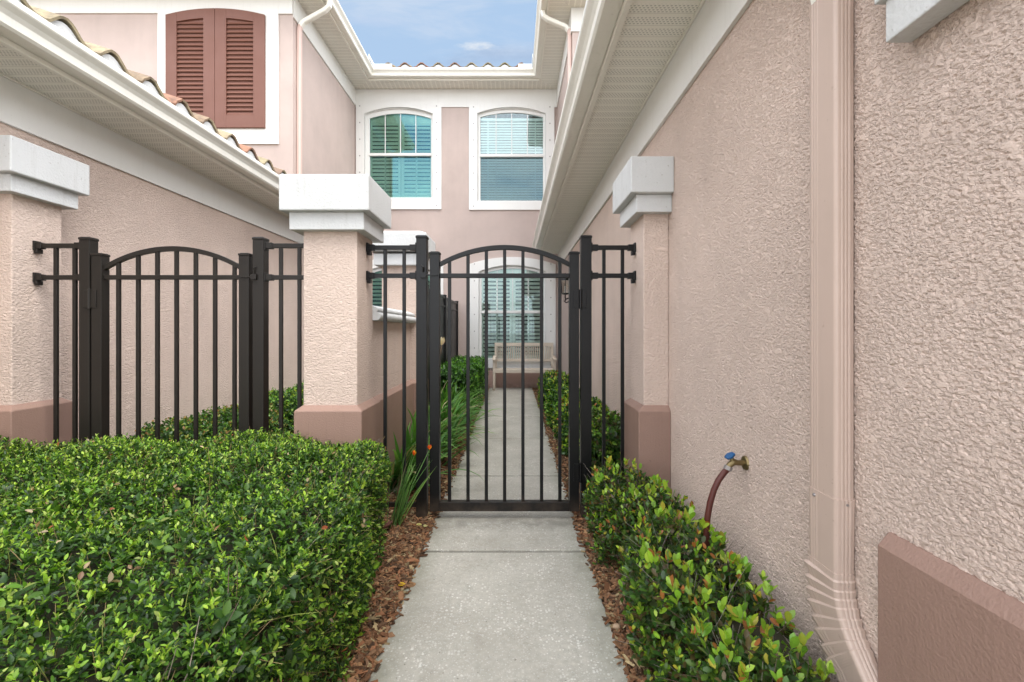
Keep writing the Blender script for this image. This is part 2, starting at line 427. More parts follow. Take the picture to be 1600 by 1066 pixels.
def mulch(n, regions, name):
    P = []
    w = np.array([(r[1]-r[0])*(r[3]-r[2])*r[4] for r in regions]); k = rng.choice(len(regions), n, p=w/w.sum())
    Rg = np.array(regions)[k]
    x = Rg[:, 0]+(Rg[:, 1]-Rg[:, 0])*rng.random(n); y = Rg[:, 2]+(Rg[:, 3]-Rg[:, 2])*rng.random(n)
    ctr = np.stack([x, y, -.006+rng.random(n)*.022], 1)
    L = rng.uniform(.007, .026, n)*np.where(rng.random(n) < .12, 1.5, 1); W = L*rng.uniform(.22, .6, n); T = rng.uniform(.0015, .005, n)
    az = rng.uniform(0, 2*pi, n); A = norm(np.stack([np.cos(az), np.sin(az), rng.normal(0, .35, n)], 1))
    B = norm(np.cross(A, np.stack([rng.normal(0, .5, n), rng.normal(0, .5, n), np.ones(n)], 1))); Nn = np.cross(A, B)
    V = []
    for sa, sb, sn in [(-1,-.5,-1),(1,-.3,-1),(.8,.8,-1),(-.7,1,-1),(-1,-.5,1),(1,-.3,1),(.8,.8,1),(-.7,1,1)]:
        V.append(ctr+A*(L*sa*rng.uniform(.7, 1.1, n))[:, None]+B*(W*sb*rng.uniform(.6, 1.2, n))[:, None]+Nn*(T*sn)[:, None])
    V = np.stack(V, 1)
    q = np.array([(0,3,2,1),(4,5,6,7),(0,1,5,4),(1,2,6,5),(2,3,7,6),(3,0,4,7)])
    Tt = (q[None]+(np.arange(n)*8)[:, None, None]).reshape(-1, 4)
    pal = cols((.34,.14,.075),(.26,.10,.05),(.42,.22,.12),(.17,.07,.04),(.11,.05,.032),(.46,.33,.20),(.30,.15,.09),(.22,.11,.07),(.38,.18,.10))
    C = np.repeat((pal*np.array([.78,.80,.70])+np.array([.012,.018,.012]))[rng.integers(0, len(pal), n)]*rng.uniform(.55, 1.3, (n, 1)), 8, 0)
    o = tri_mesh(name, M['bark'], V.reshape(-1, 3), Tt, C, None, False)
    tag(o, 'reddish brown shredded bark mulch along both edges of the concrete path', 'mulch', kind='stuff')
mulch(46000, [(-.53,-.475,1.0,6,.35),(.375,.43,1.0,6,.35),(-1.0,-.50,1.0,3.3,3.4),(.40,.62,.9,3.3,3.2),(-1.0,-.50,3.3,6,1.3),(.40,.9,3.3,6,1.3),(-1.1,-.5,6,10,.4),(.40,.9,6,10,.4),(-1.6,-.9,2.4,3.4,.6),(-2.6,-1.2,3.0,5,.35)], 'bark_mulch')

# ================================================================== eaves
def eave(root, path, zs, smat, frz, fo=.022, guards=None, tilecap=True):
    """soffit height zs, frieze bottom frz"""
    m = MB(); m.sweep([(0, frz), (fo, frz), (fo, zs-.004), (0, zs-.004)], path); m.build('frieze', M['white'], root, bev=.002)
    m = MB(); m.sweep([(.0, zs), (.385, zs), (.385, zs+.01), (.0, zs+.01)], path); m.build('soffit', smat, root)
    m = MB(); m.sweep([(fo+.001, zs-.012), (fo+.014, zs-.012), (fo+.014, zs-.001), (fo+.001, zs-.001)], path)
    m.sweep([(.372, zs-.010), (.386, zs-.010), (.386, zs+.16), (.402, zs+.16), (.402, zs-.014), (.372, zs-.014)], path)
    m.build('fascia', M['cream2'], root, bev=.0015)
    z = zs+.018
    m = MB(); m.sweep([(.404, z), (.492, z), (.506, z+.014), (.508, z+.060), (.524, z+.082), (.548, z+.104), (.553, z+.112), (.553, z+.140), (.549, z+.146), (.541, z+.146), (.539, z+.112), (.510, z+.088), (.494, z+.062), (.490, z+.012), (.416, z+.012), (.416, z+.15), (.404, z+.15)], path)
    return m.build('gutter', M['cream'], root, bev=.0012)

# ---------------------------------------------------------------- roof tiles
def tile_field(root, name, u0, u1, nv, place, pitch=.335, course=.35, slope=.42, amp=.066, z0=0, clip=None):
    """place(u, v)->(x,y) ; v runs up the slope from the eave"""
    nu = int(round((u1-u0)/pitch*12)); V = []; Fc = []
    rows = [(j*course+e, k) for j in range(nv) for e, k in ((0, 1), (course-.004, 0))]
    for v, k in rows:
        for i in range(nu+1):
            u = u0+(u1-u0)*i/nu; t = ((u-u0)/pitch) % 1.0
            p = amp*sin(pi*t/.62) if t < .62 else -.020*sin(pi*(t-.62)/.38)
            x, y = place(u, v); V.append((x, y, z0+slope*v+p+(.034 if k else .0)+.004*sin(i*3.1+v*9)))
    w = nu+1
    for r in range(len(rows)-1):
        for i in range(nu):
            f = (r*w+i, r*w+i+1, (r+1)*w+i+1, (r+1)*w+i)
            if clip and all(clip(V[q][0], V[q][1]) for q in f): continue
            Fc.append(f)
    m = MB(); m.add(V, Fc); o = m.build(name, M['tile'], root, smooth=False, fix=False)
    s = o.modifiers.new('thickness', 'SOLIDIFY'); s.thickness = .016; s.offset = -1
    return o

# ---------------------------------------------------------------- windows on the far facade
S = 10.1/F
def fx(p): return (p-VX)*S
def fz(p): return H-(p-VY)*S
YF = 10.1
def arc(x0, x1, zs, za, n=16):
    h = za-zs; w = (x1-x0)/2; r = (w*w+h*h)/(2*h); cx = (x0+x1)/2; cz = za-r; a = math.asin(w/r)
    return [(cx+r*sin(-a+2*a*i/n), cz+r*cos(-a+2*a*i/n)) for i in range(n+1)]
def arch_ring(mb, inner, outer, yf, yb):
    """inner/outer = (x0,x1,z0,zs,za) arches; outer za None = square head"""
    x0, x1, z0, zs, za = inner; X0, X1, Z0, ZS, ZA = outer
    I = arc(x0, x1, zs, za); pr = [((x0, z0), (X0, Z0)), ((x0, zs), (X0, zs))]
    if ZA is None:
        pr += [((x0, zs), (X0, ZS))]+[(p, (p[0], ZS)) for p in I]+[((x1, zs), (X1, ZS))]
    else: pr += list(zip(I, arc(X0, X1, ZS, ZA)))
    pr += [((x1, zs), (X1, zs)), ((x1, z0), (X1, Z0))]
    rings = [[(i[0], yf, i[1]), (o[0], yf, o[1]), (o[0], yb, o[1]), (i[0], yb, i[1])] for i, o in pr]
    mb.loft(rings+[rings[0]], True, False)
def arch_fill(mb, x0, x1, z0, zs, za, y0, y1): mb.prism([(x0, z0)]+arc(x0, x1, zs, za)+[(x1, z0)], y0, y1)
def window(root, tilt, ox0, ox1, osz, oaz, oz0, gx0, gx1, gsz, gaz, gz0, rz, trim, tz1, tarch, style, bolts, gl, label):
    w = thing('window', (0, 0, 0), label, None); w.parent = root; w.location = (-root.location.x, -root.location.y, -root.location.z)
    del_keys = [k for k in ('category',) if k in w.keys()]
    X0, X1, Z0 = trim
    m = MB(); arch_ring(m, (ox0, ox1, oz0, osz, oaz), (X0, X1, Z0, tz1, tarch), YF-.034, YF-.001)
    m.cur = 1
    for bx, bz in bolts: m.tube([(bx, YF-.034, bz), (bx, YF-.041, bz)], .013, 8)
    m.build('trim', [M['white'], M['screw']], w, bev=0)
    m = MB(); arch_ring(m, (gx0, gx1, gz0, gsz, gaz), (ox0-.02, ox1+.02, oz0-.02, osz, oaz+.02), YF+.035, YF+.10)
    # jamb return between trim and sash
    arch_ring(m, (ox0+.004, ox1-.004, oz0+.004, osz, oaz-.004), (ox0+.016, ox1-.016, oz0+.018, osz, oaz-.018), YF-.002, YF+.034)
    m.box(gx0-.012, gx1+.012, YF+.015, YF+.055, rz-.022, rz+.030)
    m.box(gx0-.012, gx1+.012, YF+.022, YF+.045, rz-.032, rz-.0225)
    m.build('window_frame', M['white'], w, bev=.002)
    m = MB(); arch_fill(m, gx0-.004, gx1+.004, rz+.03, gsz, gaz+.004, YF+.058, YF+.063); m.build('pane', gl, w)
    m = MB(); m.box(gx0-.004, gx1+.004, YF+.074, YF+.079, gz0-.004, rz-.02); m.build('pane', M['screen'] if style == 'blind' else gl, w)
    m = MB()
    for q in (.25, .5, .75):
        x = gx0+(gx1-gx0)*q; za = gsz+(gaz-gsz)*(1-abs(q-.5)*1.1)
        m.box(x-.0085, x+.0085, YF+.048, YF+.057, rz+.0305, za)
        m.box(x-.009, x+.009, YF+.080, YF+.088, gz0, rz-.02)
    m.build('muntin', M['white'], w)
    m = MB(); yb = YF+.125
    if style == 'shutter':
        xm = (gx0+gx1)/2
        for a, b in ((gx0-.03, xm-.004), (xm+.004, gx1+.03)):
            m.box(a, a+.058, yb-.018, yb+.018, gz0-.02, gaz-.09); m.box(b-.058, b, yb-.018, yb+.018, gz0-.02, gaz-.09)
            for zz in (gz0+.01, ): m.box(a+.0585, b-.0585, yb-.016, yb+.016, gz0-.02, zz+.05)
            z = gz0+.10
            while z < gsz-.04:
                c, s_ = cos(R(tilt)), sin(R(tilt)); hw = .040
                m.prism([(yb-hw*c-.004, z-hw*s_), (yb-hw*c+.004, z-hw*s_-.003), (yb+hw*c+.004, z+hw*s_), (yb+hw*c-.004, z+hw*s_+.003)], a+.0585, b-.0585, 'x')
                z += .083
            m.box((a+b)/2-.008, (a+b)/2+.008, yb-.042, yb-.034, gz0+.06, gsz-.05)
        arch_fill(m, gx0-.03, gx1+.03, gsz-.075, gsz-.002, gaz+.02, yb-.012, yb+.012)
        m.build('interior_shutter', M['shade'], w)
    else:
        z = gz0; zt = gsz-.05
        while z < zt:
            c, s_ = cos(R(65)), sin(R(65)); hw = .028
            m.prism([(yb-hw*c-.0015, z-hw*s_), (yb-hw*c+.0015, z-hw*s_), (yb+hw*c+.0015, z+hw*s_), (yb+hw*c-.0015, z+hw*s_)], gx0-.02, gx1+.02, 'x')
            z += .056
        m.box(gx0-.02, gx1+.02, yb-.03, yb+.03, zt, zt+.05)
        for q in (.12, .5, .88): m.box(gx0+(gx1-gx0)*q-.012, gx0+(gx1-gx0)*q+.012, yb-.036, yb-.034, gz0, zt)
        m.build('venetian_blind', M['shade'], w)
    m = MB(); m.box(gx0-.3, gx1+.3, YF+.2, YF+.9, gz0-.3, gaz+.25)
    m.build('dark_room', M['dark'], w)
    return w

# ================================================================== far townhouse
far = thing('townhouse', (-1.2, 10.1, 0), 'far pink stucco townhouse facade with three visible arched white-trimmed windows closing the courtyard', 'building')
W1 = dict(ox0=fx(570), ox1=fx(676.5), osz=fz(178.6), oaz=fz(168.4), oz0=fz(310.5), gx0=fx(577), gx1=fx(673), gsz=fz(184), gaz=fz(176.3), gz0=fz(308), rz=fz(241))
W2 = dict(ox0=fx(746), ox1=fx(852.5), osz=fz(178), oaz=fz(168.3), oz0=fz(315), gx0=fx(750.4), gx1=fx(848.7), gsz=fz(182), gaz=fz(175), gz0=fz(313), rz=fz(242.5))
W3 = dict(ox0=fx(748), ox1=fx(853), osz=fz(425), oaz=fz(414.5), oz0=fz(562), gx0=fx(752.4), gx1=fx(849.6), gsz=fz(429), gaz=fz(419.5), gz0=fz(560), rz=fz(487.5))
W4 = {k: (v+fx(570)-fx(748) if k in ('ox0', 'ox1', 'gx0', 'gx1') else v) for k, v in W3.items()}
def hole(w): return (w['ox0']-.005, w['ox1']+.005, w['oz0']-.005, w['oaz']+.03)
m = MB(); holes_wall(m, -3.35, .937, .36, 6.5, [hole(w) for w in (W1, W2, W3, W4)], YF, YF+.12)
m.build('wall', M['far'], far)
m = MB(); m.box(-3.35, .937, YF-.018, YF+.12, -.2, .355); m.build('base_band', paint('mauve_base_paint', (.47, .32, .27), .7, .9, .15, 120), far, bev=.004)
def bl(x0, x1, za, zb, n): return [(x, za+(zb-za)*i/(n-1)) for x in (x0, x1) for i in range(n)]
window(far, 60, **W1, trim=(fx(557), fx(690), fz(327.6)), tz1=5.985, tarch=None, style='shutter', bolts=bl(fx(563), fx(682.5), fz(167), fz(322), 7), gl=M['glassL'], label='upper left arched window with teal glass and plantation shutters behind')
window(far, 60, **W2, trim=(fx(733), fx(866), fz(328.5)), tz1=5.985, tarch=None, style='blind', bolts=bl(fx(740), fx(859), fz(168.5), fz(323), 7), gl=M['glassR'], label='upper right arched window with pale horizontal blinds')
window(far, 38, **W3, trim=(fx(732), fx(868), fz(575)), tz1=fz(413.5), tarch=fz(402), style='shutter', bolts=bl(fx(741.5), fx(860.5), fz(413), fz(570), 7), gl=M['glassD'], label='lower window behind the bench with slatted shutters')
window(far, 38, **W4, trim=(fx(557), fx(693), fz(575)), tz1=fz(413.5), tarch=fz(402), style='shutter', bolts=bl(fx(566.5), fx(685), fz(413), fz(570), 7), gl=M['glassL'], label='lower window mostly hidden behind the stucco pillars')
eave(far, [(-3.35+.0, 10.1), (.937, 10.1)], 6.31, M['softx'], 5.93) if False else None

# ================================================================== left townhouse
left = thing('townhouse', (-5, 3, 0), 'left pink stucco townhouse with low tiled eave and russet shuttered upper wall', 'building')
m = MB(); m.box(-9, -3.17, -1.2, 7.249, -.3, 2.93); m.build('wall', M['stucco'], left)
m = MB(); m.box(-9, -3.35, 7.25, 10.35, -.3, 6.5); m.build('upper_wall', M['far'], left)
eave(left, [(-3.17, -1.2), (-3.17, 7.25)], 2.78, M['softy'], 2.49)
tile_field(left, 'roof', -1.3, 7.24, 10, lambda u, v: (-2.640-v, u), amp=.074, z0=2.945)
def stops(a, b, z):   # mortar bird stops under each tile crest, one strip
    o = [(b, z-.02), (a, z-.02)]; q = a
    while q < b-.2:
        o += [(q+.335*t, z+.060*sin(pi*t/.62)) for t in np.linspace(0, .62, 8)]; q += .335
    return o
m = MB(); m.prism(stops(-1.3, 7.2, 2.962), -2.69, -2.66, 'x')
m.build('bird_stop', M['capw'], left)
m = MB(); m.add([(-6.2, -1.3, 4.42), (-6.2, 7.24, 4.42), (-9, 7.24, 3.3), (-9, -1.3, 3.3)], [(0, 1, 2, 3)]); o = m.build('roof_slope', M['tile'], left, fix=False)
# front upper wall frieze, corner board and shutter surround
zf = lambda py, d=7.25: H-(py-VY)*d/F
xf = lambda px, d=7.25: (px-VX)*d/F
m = MB(); m.box(-9, xf(248), 7.226, 7.249, zf(22), 6.305); m.box(xf(248), xf(436), 7.224, 7.249, zf(226), zf(19)); m.box(xf(436), -3.35, 7.226, 7.249, zf(23), 6.305)
m.box(xf(248)+.0005, xf(436)-.0005, 7.226, 7.249, zf(19)+.0005, 6.305)
m.build('shutter_surround', M['white'], left, bev=.002)
def shutter(root, x0, x1, z0, side, y):
    """louvred leaf of an arched pair; side -1: arch falls to the left"""
    lx = x0+(.052 if side < 0 else .055)*(x1-x0)/.2 if False else None
    w = x1-x0; st = w*.225; xa, xb = x0+st, x1-st*1.02
    pair = (x0, x0+2*w) if side < 0 else (x1-2*w, x1)
    zs, za = zf(27), zf(17)
    def top(x, ds=0):
        h = za-zs; hw = (pair[1]-pair[0])/2; r = (hw*hw+h*h)/(2*h); cx = sum(pair)/2
        return za-r+sqrt(max(0, r*r-(x-cx)**2))-ds
    b = thing('shutter', (0, 0, 0), None, None); b.parent = root; b.location = -root.location
    m = MB(); y0, y1 = y-.036, y
    m.prism([(x0, z0), (xa, z0), (xa, top(xa)), (x0, top(x0))], y0, y1); m.prism([(xb, z0), (x1, z0), (x1, top(x1)), (xb, top(xb))], y0, y1)
    m.box(xa, xb, y0+.001, y1, z0, z0+.19)
    xs = np.linspace(xa, xb, 8); m.prism([(x, top(x, .145)) for x in xs]+[(x, top(x)) for x in xs[::-1]], y0+.001, y1)
    m.build('shutter_frame', M['shut'], b, bev=.003)
    m = MB(); z = z0+.215
    while z < top((xa+xb)/2, .165):
        m.prism([(y0+.006, z-.020), (y0+.012, z-.026), (y1-.002, z+.012), (y1-.008, z+.018)], xa+.0005, xb-.0005, 'x'); z += .0655
    m.box(xa, xb, y1-.004, y1+.006, z0+.15, top((xa+xb)/2, .1))
    m.build('louver', M['shut'], b)
shutter(left, xf(263), xf(339), zf(202), -1, 7.223); shutter(left, xf(339.6), xf(416.5), zf(202), 1, 7.223)
# shared upper eave runs round the courtyard: each house owns its stretch, mitred by the same sweep
def eave_part(root, full, k0, k1, zs, smats, frz):
    pass
up = [(-9, 7.25), (-3.35, 7.25), (-3.35, 10.1), (.937, 10.1), (.937, 7.55), (6, 7.55)]
def sweep_seg(prof, path, i, j):
    mb = MB(); P = [Vector(p) for p in path]; rings = []
    for q in range(i, j+1):
        ns = []
        if q > 0: d = (P[q]-P[q-1]).normalized(); ns.append(Vector((d.y, -d.x)))
        if q < len(P)-1: d = (P[q+1]-P[q]).normalized(); ns.append(Vector((d.y, -d.x)))
        mm = sum(ns, Vector((0, 0)))
        if len(ns) == 2: mm = mm.normalized()/max(.2, mm.normalized().dot(ns[0]))
        rings.append([(P[q].x+mm.x*o, P[q].y+mm.y*o, z) for o, z in prof])
    mb.loft(rings, True, True); return mb
def upper_eave(root, i, j, zs, frz, frz_from=None):
    fo = .022; z = zs+.018
    G = [(.404, z), (.492, z), (.506, z+.014), (.508, z+.060), (.524, z+.082), (.548, z+.104), (.553, z+.112), (.553, z+.140), (.549, z+.146), (.541, z+.146), (.539, z+.112), (.510, z+.088), (.494, z+.062), (.490, z+.012), (.416, z+.012), (.416, z+.15), (.404, z+.15)]
    sweep_seg(G, up, i, j).build('gutter', M['cream'], root, bev=.0012)
    a = frz_from if frz_from is not None else i
    sweep_seg([(0, frz), (fo, frz), (fo, zs-.004), (0, zs-.004)], up, a, j).build('frieze', M['white'], root)
    sweep_seg([(.372, zs-.014), (.402, zs-.014), (.402, zs+.16), (.386, zs+.16), (.386, zs-.009), (.372, zs-.009)], up, i, j).build('fascia', M['cream2'], root, bev=.0015)
    for q in range(i, j):
        ax = 'softy' if abs(up[q][0]-up[q+1][0]) < .01 else 'softx'
        sweep_seg([(.0, zs), (.385, zs), (.385, zs+.01), (.0, zs+.01)], up, q, q+1).build('soffit', M[ax], root)
upper_eave(left, 0, 2, 6.31, 5.96, 1)
upper_eave(far, 2, 3, 6.31, 5.93)
# far roof tiles and the white splash guards in its gutter corners
tile_field(far, 'roof', -2.62, .20, 8, lambda u, v: (u, 9.575+v), amp=.074, z0=6.485)
m = MB(); m.prism(stops(-2.62, .2, 6.50), 9.60, 9.63, 'y')
m.build('bird_stop', M['capw'], far)
m = MB(); m.box(-2.785, -2.43, 9.548, 9.554, 6.47, 6.545); m.box(-2.79, -2.784, 9.20, 9.548, 6.47, 6.545); m.build('splash_guard', M['cream'], far)
m = MB(); m.box(.10, .37, 9.548, 9.554, 6.47, 6.545); m.box(.371, .377, 9.20, 9.548, 6.47, 6.545); m.build('splash_guard', M['cream'], far)

def rect_spout(pts, wid, thk, axis_y=True):
    """rectangular pipe whose path lies in an x-z plane; wid along y, thk in plane"""
    P = [Vector(p) for p in pts]; rings = []
    for i, p in enumerate(P):
        d = (P[min(i+1, len(P)-1)]-P[max(i-1, 0)]).normalized(); n = Vector((d.z, 0, -d.x))
        hw, ht, c = wid/2, thk/2, .012
        rings.append([p+Vector((0, sy, 0))+n*sn for sy, sn in ((-hw, -ht+c), (-hw+c, -ht), (hw-c, -ht), (hw, -ht+c), (hw, ht-c), (hw-c, ht), (-hw+c, ht), (-hw, ht-c))])
    mb = MB(); mb.loft(rings, True, True); return mb
dsp = rect_spout([(-3.318, 7.40, 3.15), (-3.318, 7.40, 5.86), (-3.30, 7.40, 5.93)], .085, .06).build('downspout', M['spoutp'], left, bev=.002)
rect_spout([(-3.302, 7.40, 5.925), (-3.25, 7.40, 5.99), (-2.93, 7.40, 6.17), (-2.86, 7.40, 6.23), (-2.85, 7.40, 6.34)], .085, .066).build('elbow', M['cream'], dsp, bev=.002)

# ================================================================== right townhouse
right = thing('townhouse', (3, 3, 0), 'right pink stucco townhouse wall with long low eave and ribbed downspout', 'building')
m = MB(); m.box(.955, 6, -1.2, 7.549, -.3, 2.93); m.box(.937, .9545, 3.3, 7.549, -.3, 2.93); m.box(.937, .9545, -1.2, .8, -.3, 2.93)
m.build('wall', M['stucco'], right)
ny, nz = 600, 700
Y, Z = np.meshgrid(np.linspace(.8, 3.3, ny), np.linspace(-.06, 2.9, nz))
V = np.stack([np.full(Y.size, .9375), Y.ravel(), Z.ravel()], 1)
ii, jj = np.meshgrid(np.arange(ny-1), np.arange(nz-1)); b = (jj*ny+ii).ravel()
T = np.stack([b, b+ny, b+ny+1, b+1], 1)
tri_mesh('wall_render', M['near'], V, T, np.ones((len(V), 3)), right)
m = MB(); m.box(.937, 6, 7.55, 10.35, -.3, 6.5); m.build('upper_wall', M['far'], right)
eave(right, [(.937, 9.80), (.937, -1.2)], 2.78, M['softy'], 2.49)
tile_field(right, 'roof', -1.3, 7.54, 10, lambda u, v: (.425+v, u), z0=2.925)
tile_field(right, 'roof', 7.58, 9.85, 2, lambda u, v: (.425+v*.72, u), z0=2.925)
upper_eave(right, 3, 5, 6.31, 5.93)
dsp = rect_spout([(.905, 7.66, 3.2), (.905, 7.66, 5.97), (.888, 7.66, 6.03)], .085, .06).build('downspout', M['spoutp'], right, bev=.002)
rect_spout([(.889, 7.66, 6.025), (.84, 7.66, 6.08), (.56, 7.66, 6.20), (.49, 7.66, 6.25), (.475, 7.66, 6.34)], .085, .066).build('elbow', M['cream'], dsp, bev=.002)
# near cornice and brown base block on the right wall
m = MB(); m.box(.875, .936, -1.2, 1.122, 1.876, 1.9755); m.box(.860, .936, -1.2, 1.138, 1.976, 2.12); m.build('cornice', M['capw'], right, bev=.004)
m = MB(); m.prism([(.905, -.3), (.905, .668), (.932, .701), (.945, .701), (.945, -.3)], -1.2, 1.187, 'y'); m.build('base_band', M['brown'], right, bev=.005)
# ribbed downspout beside the camera
def ribbed(cx, cy, hx, hy, k=1.0):
    """outline in x,y: -x face is wide, -y face carries flutes"""
    pts = []; r = .011
    def rib(a, b, n, amp, mk):
        for i in range(n*6+1):
            t = i/(n*6); pts.append(mk(a+(b-a)*t, amp*(abs(sin(pi*t*n)) if True else 0)))
    for a in np.linspace(0, pi/2, 5): pts.append((-hx+r-r*cos(a), -hy+r-r*sin(a)))
    rib(-hx+r+.004, hx-r, 3, .0015, lambda t, o: (t, -hy-o))
    for a in np.linspace(pi/2, pi, 4): pts.append((hx-r-r*cos(a), -hy+r-r*sin(a)))
    for a in np.linspace(0, pi/2, 4): pts.append((hx-r+r*cos(a), hy-r+r*sin(a)))
    for a in np.linspace(pi/2, pi, 4): pts.append((-hx+r+r*cos(a), hy-r+r*sin(a)))
    rib(hy-r, hy-r-.034, 3, .0009, lambda t, o: (-hx-o, t))
    return [(cx+x*k, cy+y*k) for x, y in pts]
CX, CY, HX, HY = .9075, 1.362, .0275, .060
sp = MB(); sp.loft([[(x, y, z) for x, y in ribbed(CX, CY, HX, HY)] for z in (.70, 1.5, 2.18)])
spout = sp.build('downspout', M['spout'], right, smooth=False)
sp = MB(); sp.loft([[(x, y, z) for x, y in ribbed(CX, CY, HX, HY, k)] for z, k in ((.50, 1.015), (.72, 1.05), (.738, 1.065), (.7385, 1.0))], cap=False)
sp.build('lower_section', M['spout'], spout)
base = ribbed(0, 0, HX, HY); rings = []; nst = 80; ang = 0; py_, pz_ = CY, .535; L = .44; prev = None
for i in range(nst+1):
    s_ = L*i/nst
    bend = .80*min(1, max(0, (s_-.02)/.22)); d = (-sin(bend), -cos(bend))
    if i: py_ += d[0]*L/nst; pz_ += d[1]*L/nst
    cr = ((s_-.02)/.030) % 1.0 if .02 < s_ < .26 else 0
    step = (.0090*(1-cr) if .02 < s_ < .26 else .0)
    k = 1.05
    ring = []
    for x, y in base:
        edge = .5+.5*(y/HY); o = 1+step*(.4+1.6*edge)/HX*.55
        xx, yy = x*k*o, y*k*(1+step*(.3+1.2*edge)/HY)
        ring.append((CX-.001+xx, py_+yy*cos(bend), pz_-yy*sin(bend)))
    rings.append(ring)
sp = MB(); sp.loft(rings); sp.build('elbow', M['spout'], spout)
for (x, y, z) in ((CX-HX-.002, 1.395, .508), (.91, 1.302, .505), (.91, 1.302, .725), (CX-HX-.002, 1.39, .722)):
    sm = MB()
    dd = (-.005, 0, 0) if x < .89 else (0, -.006, 0)
    sm.tube([(x, y, z), (x+dd[0], y+dd[1], z)], [.0055, .0035], 8); sm.build('screw', M['screw'], spout)
sp = rect_spout([(CX, CY, 2.165), (CX-.02, CY, 2.24), (.62, CY, 2.62), (.482, CY, 2.72), (.475, CY, 2.80)], .114, .058); sp.build('elbow', M['cream'], spout, bev=.003)

# ================================================================== pillars
def pillar(x0, x1, y0, y1, ztop, label, sides='lr', pyramid=False, cap=.1, mat='stucco'):
    t = thing('gate_pillar', ((x0+x1)/2, (y0+y1)/2, 0), label, 'pillar', 'stucco pillars along the fence line')
    L = 1 if 'l' in sides else 0; Rr = 1 if 'r' in sides else 0
    m = MB(); m.box(x0, x1, y0, y1, -.3, ztop-.25); m.build('shaft', M[mat], t, bev=.006)
    b = .04; m = MB()
    def ringz(o, z, oo=None): return [(x0-o*L, y0-o, z), (x1+o*Rr, y0-o, z), (x1+o*Rr, y1+o, z), (x0-o*L, y1+o, z)]
    m.loft([ringz(b, -.3), ringz(b, .722), ringz(.002, .752)]); m.build('base', M['brown'], t, bev=.005)
    m = MB(); m.loft([ringz(.058, ztop-.315), ringz(.058, ztop-.2115)]); m.build('cap_moulding', M['capw'], t, bev=.004)
    m = MB()
    R4 = [ringz(cap, ztop-.211), ringz(cap, ztop)]
    if pyramid: R4 = [ringz(cap, ztop-.19), ringz(cap, ztop-.03), ringz(cap-.07, ztop), [((x0+x1)/2-.01, (y0+y1)/2-.01, ztop+.025), ((x0+x1)/2+.01, (y0+y1)/2-.01, ztop+.025), ((x0+x1)/2+.01, (y0+y1)/2+.01, ztop+.025), ((x0+x1)/2-.01, (y0+y1)/2+.01, ztop+.025)]]
    m.loft(R4); m.build('cap', M['capw'], t, bev=.007)
    return t
pillar(-1.264, -.940, 2.87, 3.19, 2.112, 'free-standing stucco pillar with white cap between the two black gates')
pillar(.784, .936, 2.87, 3.19, 2.216, 'stucco pillar with white cap attached to the right house wall', 'l')
pillar(-3.169, -3.02, 2.87, 3.19, 2.340, 'stucco pillar with white cap attached to the left house wall, at the frame edge', 'r')
pillar(-1.215, -.885, 4.40, 4.72, 2.115, 'stucco pillar with faceted white cap standing behind the middle pillar', 'lr', True)
# low wall between the two middle pillars
t = thing('low_wall', (-1.05, 3.8, 0), 'low stucco wall with rounded white coping behind the middle pillar', 'wall')
m = MB(); m.box(-1.15, -.95, 3.191, 4.399, -.3, 1.268); m.build('wall', M['stucco'], t)
m = MB(); m.prism([(-1.17, -.3), (-1.17, .722), (-1.15, .75), (-.949, .75), (-.912, .722), (-.912, -.3)], 3.232, 4.358, 'y'); m.build('base', M['brown'], t, bev=.004)
rr = [(-.915+.028*cos(a), 1.298+.028*sin(a)) for a in np.linspace(-pi/2, pi/2, 9)]; ll = [(-1.185-.028*cos(a), 1.298+.028*sin(a)) for a in np.linspace(pi/2, -pi/2, 9)]
m = MB(); m.prism(rr+ll, 3.192, 4.398, 'y'); m.prism([(-.915, 1.3265), (-.905, 1.338), (-.908, 1.352), (-.95, 1.372), (-1.15, 1.372), (-1.19, 1.352), (-1.19, 1.3265)], 3.192, 4.398, 'y')
m.build('coping', M['capw'], t, smooth=False, bev=.002)

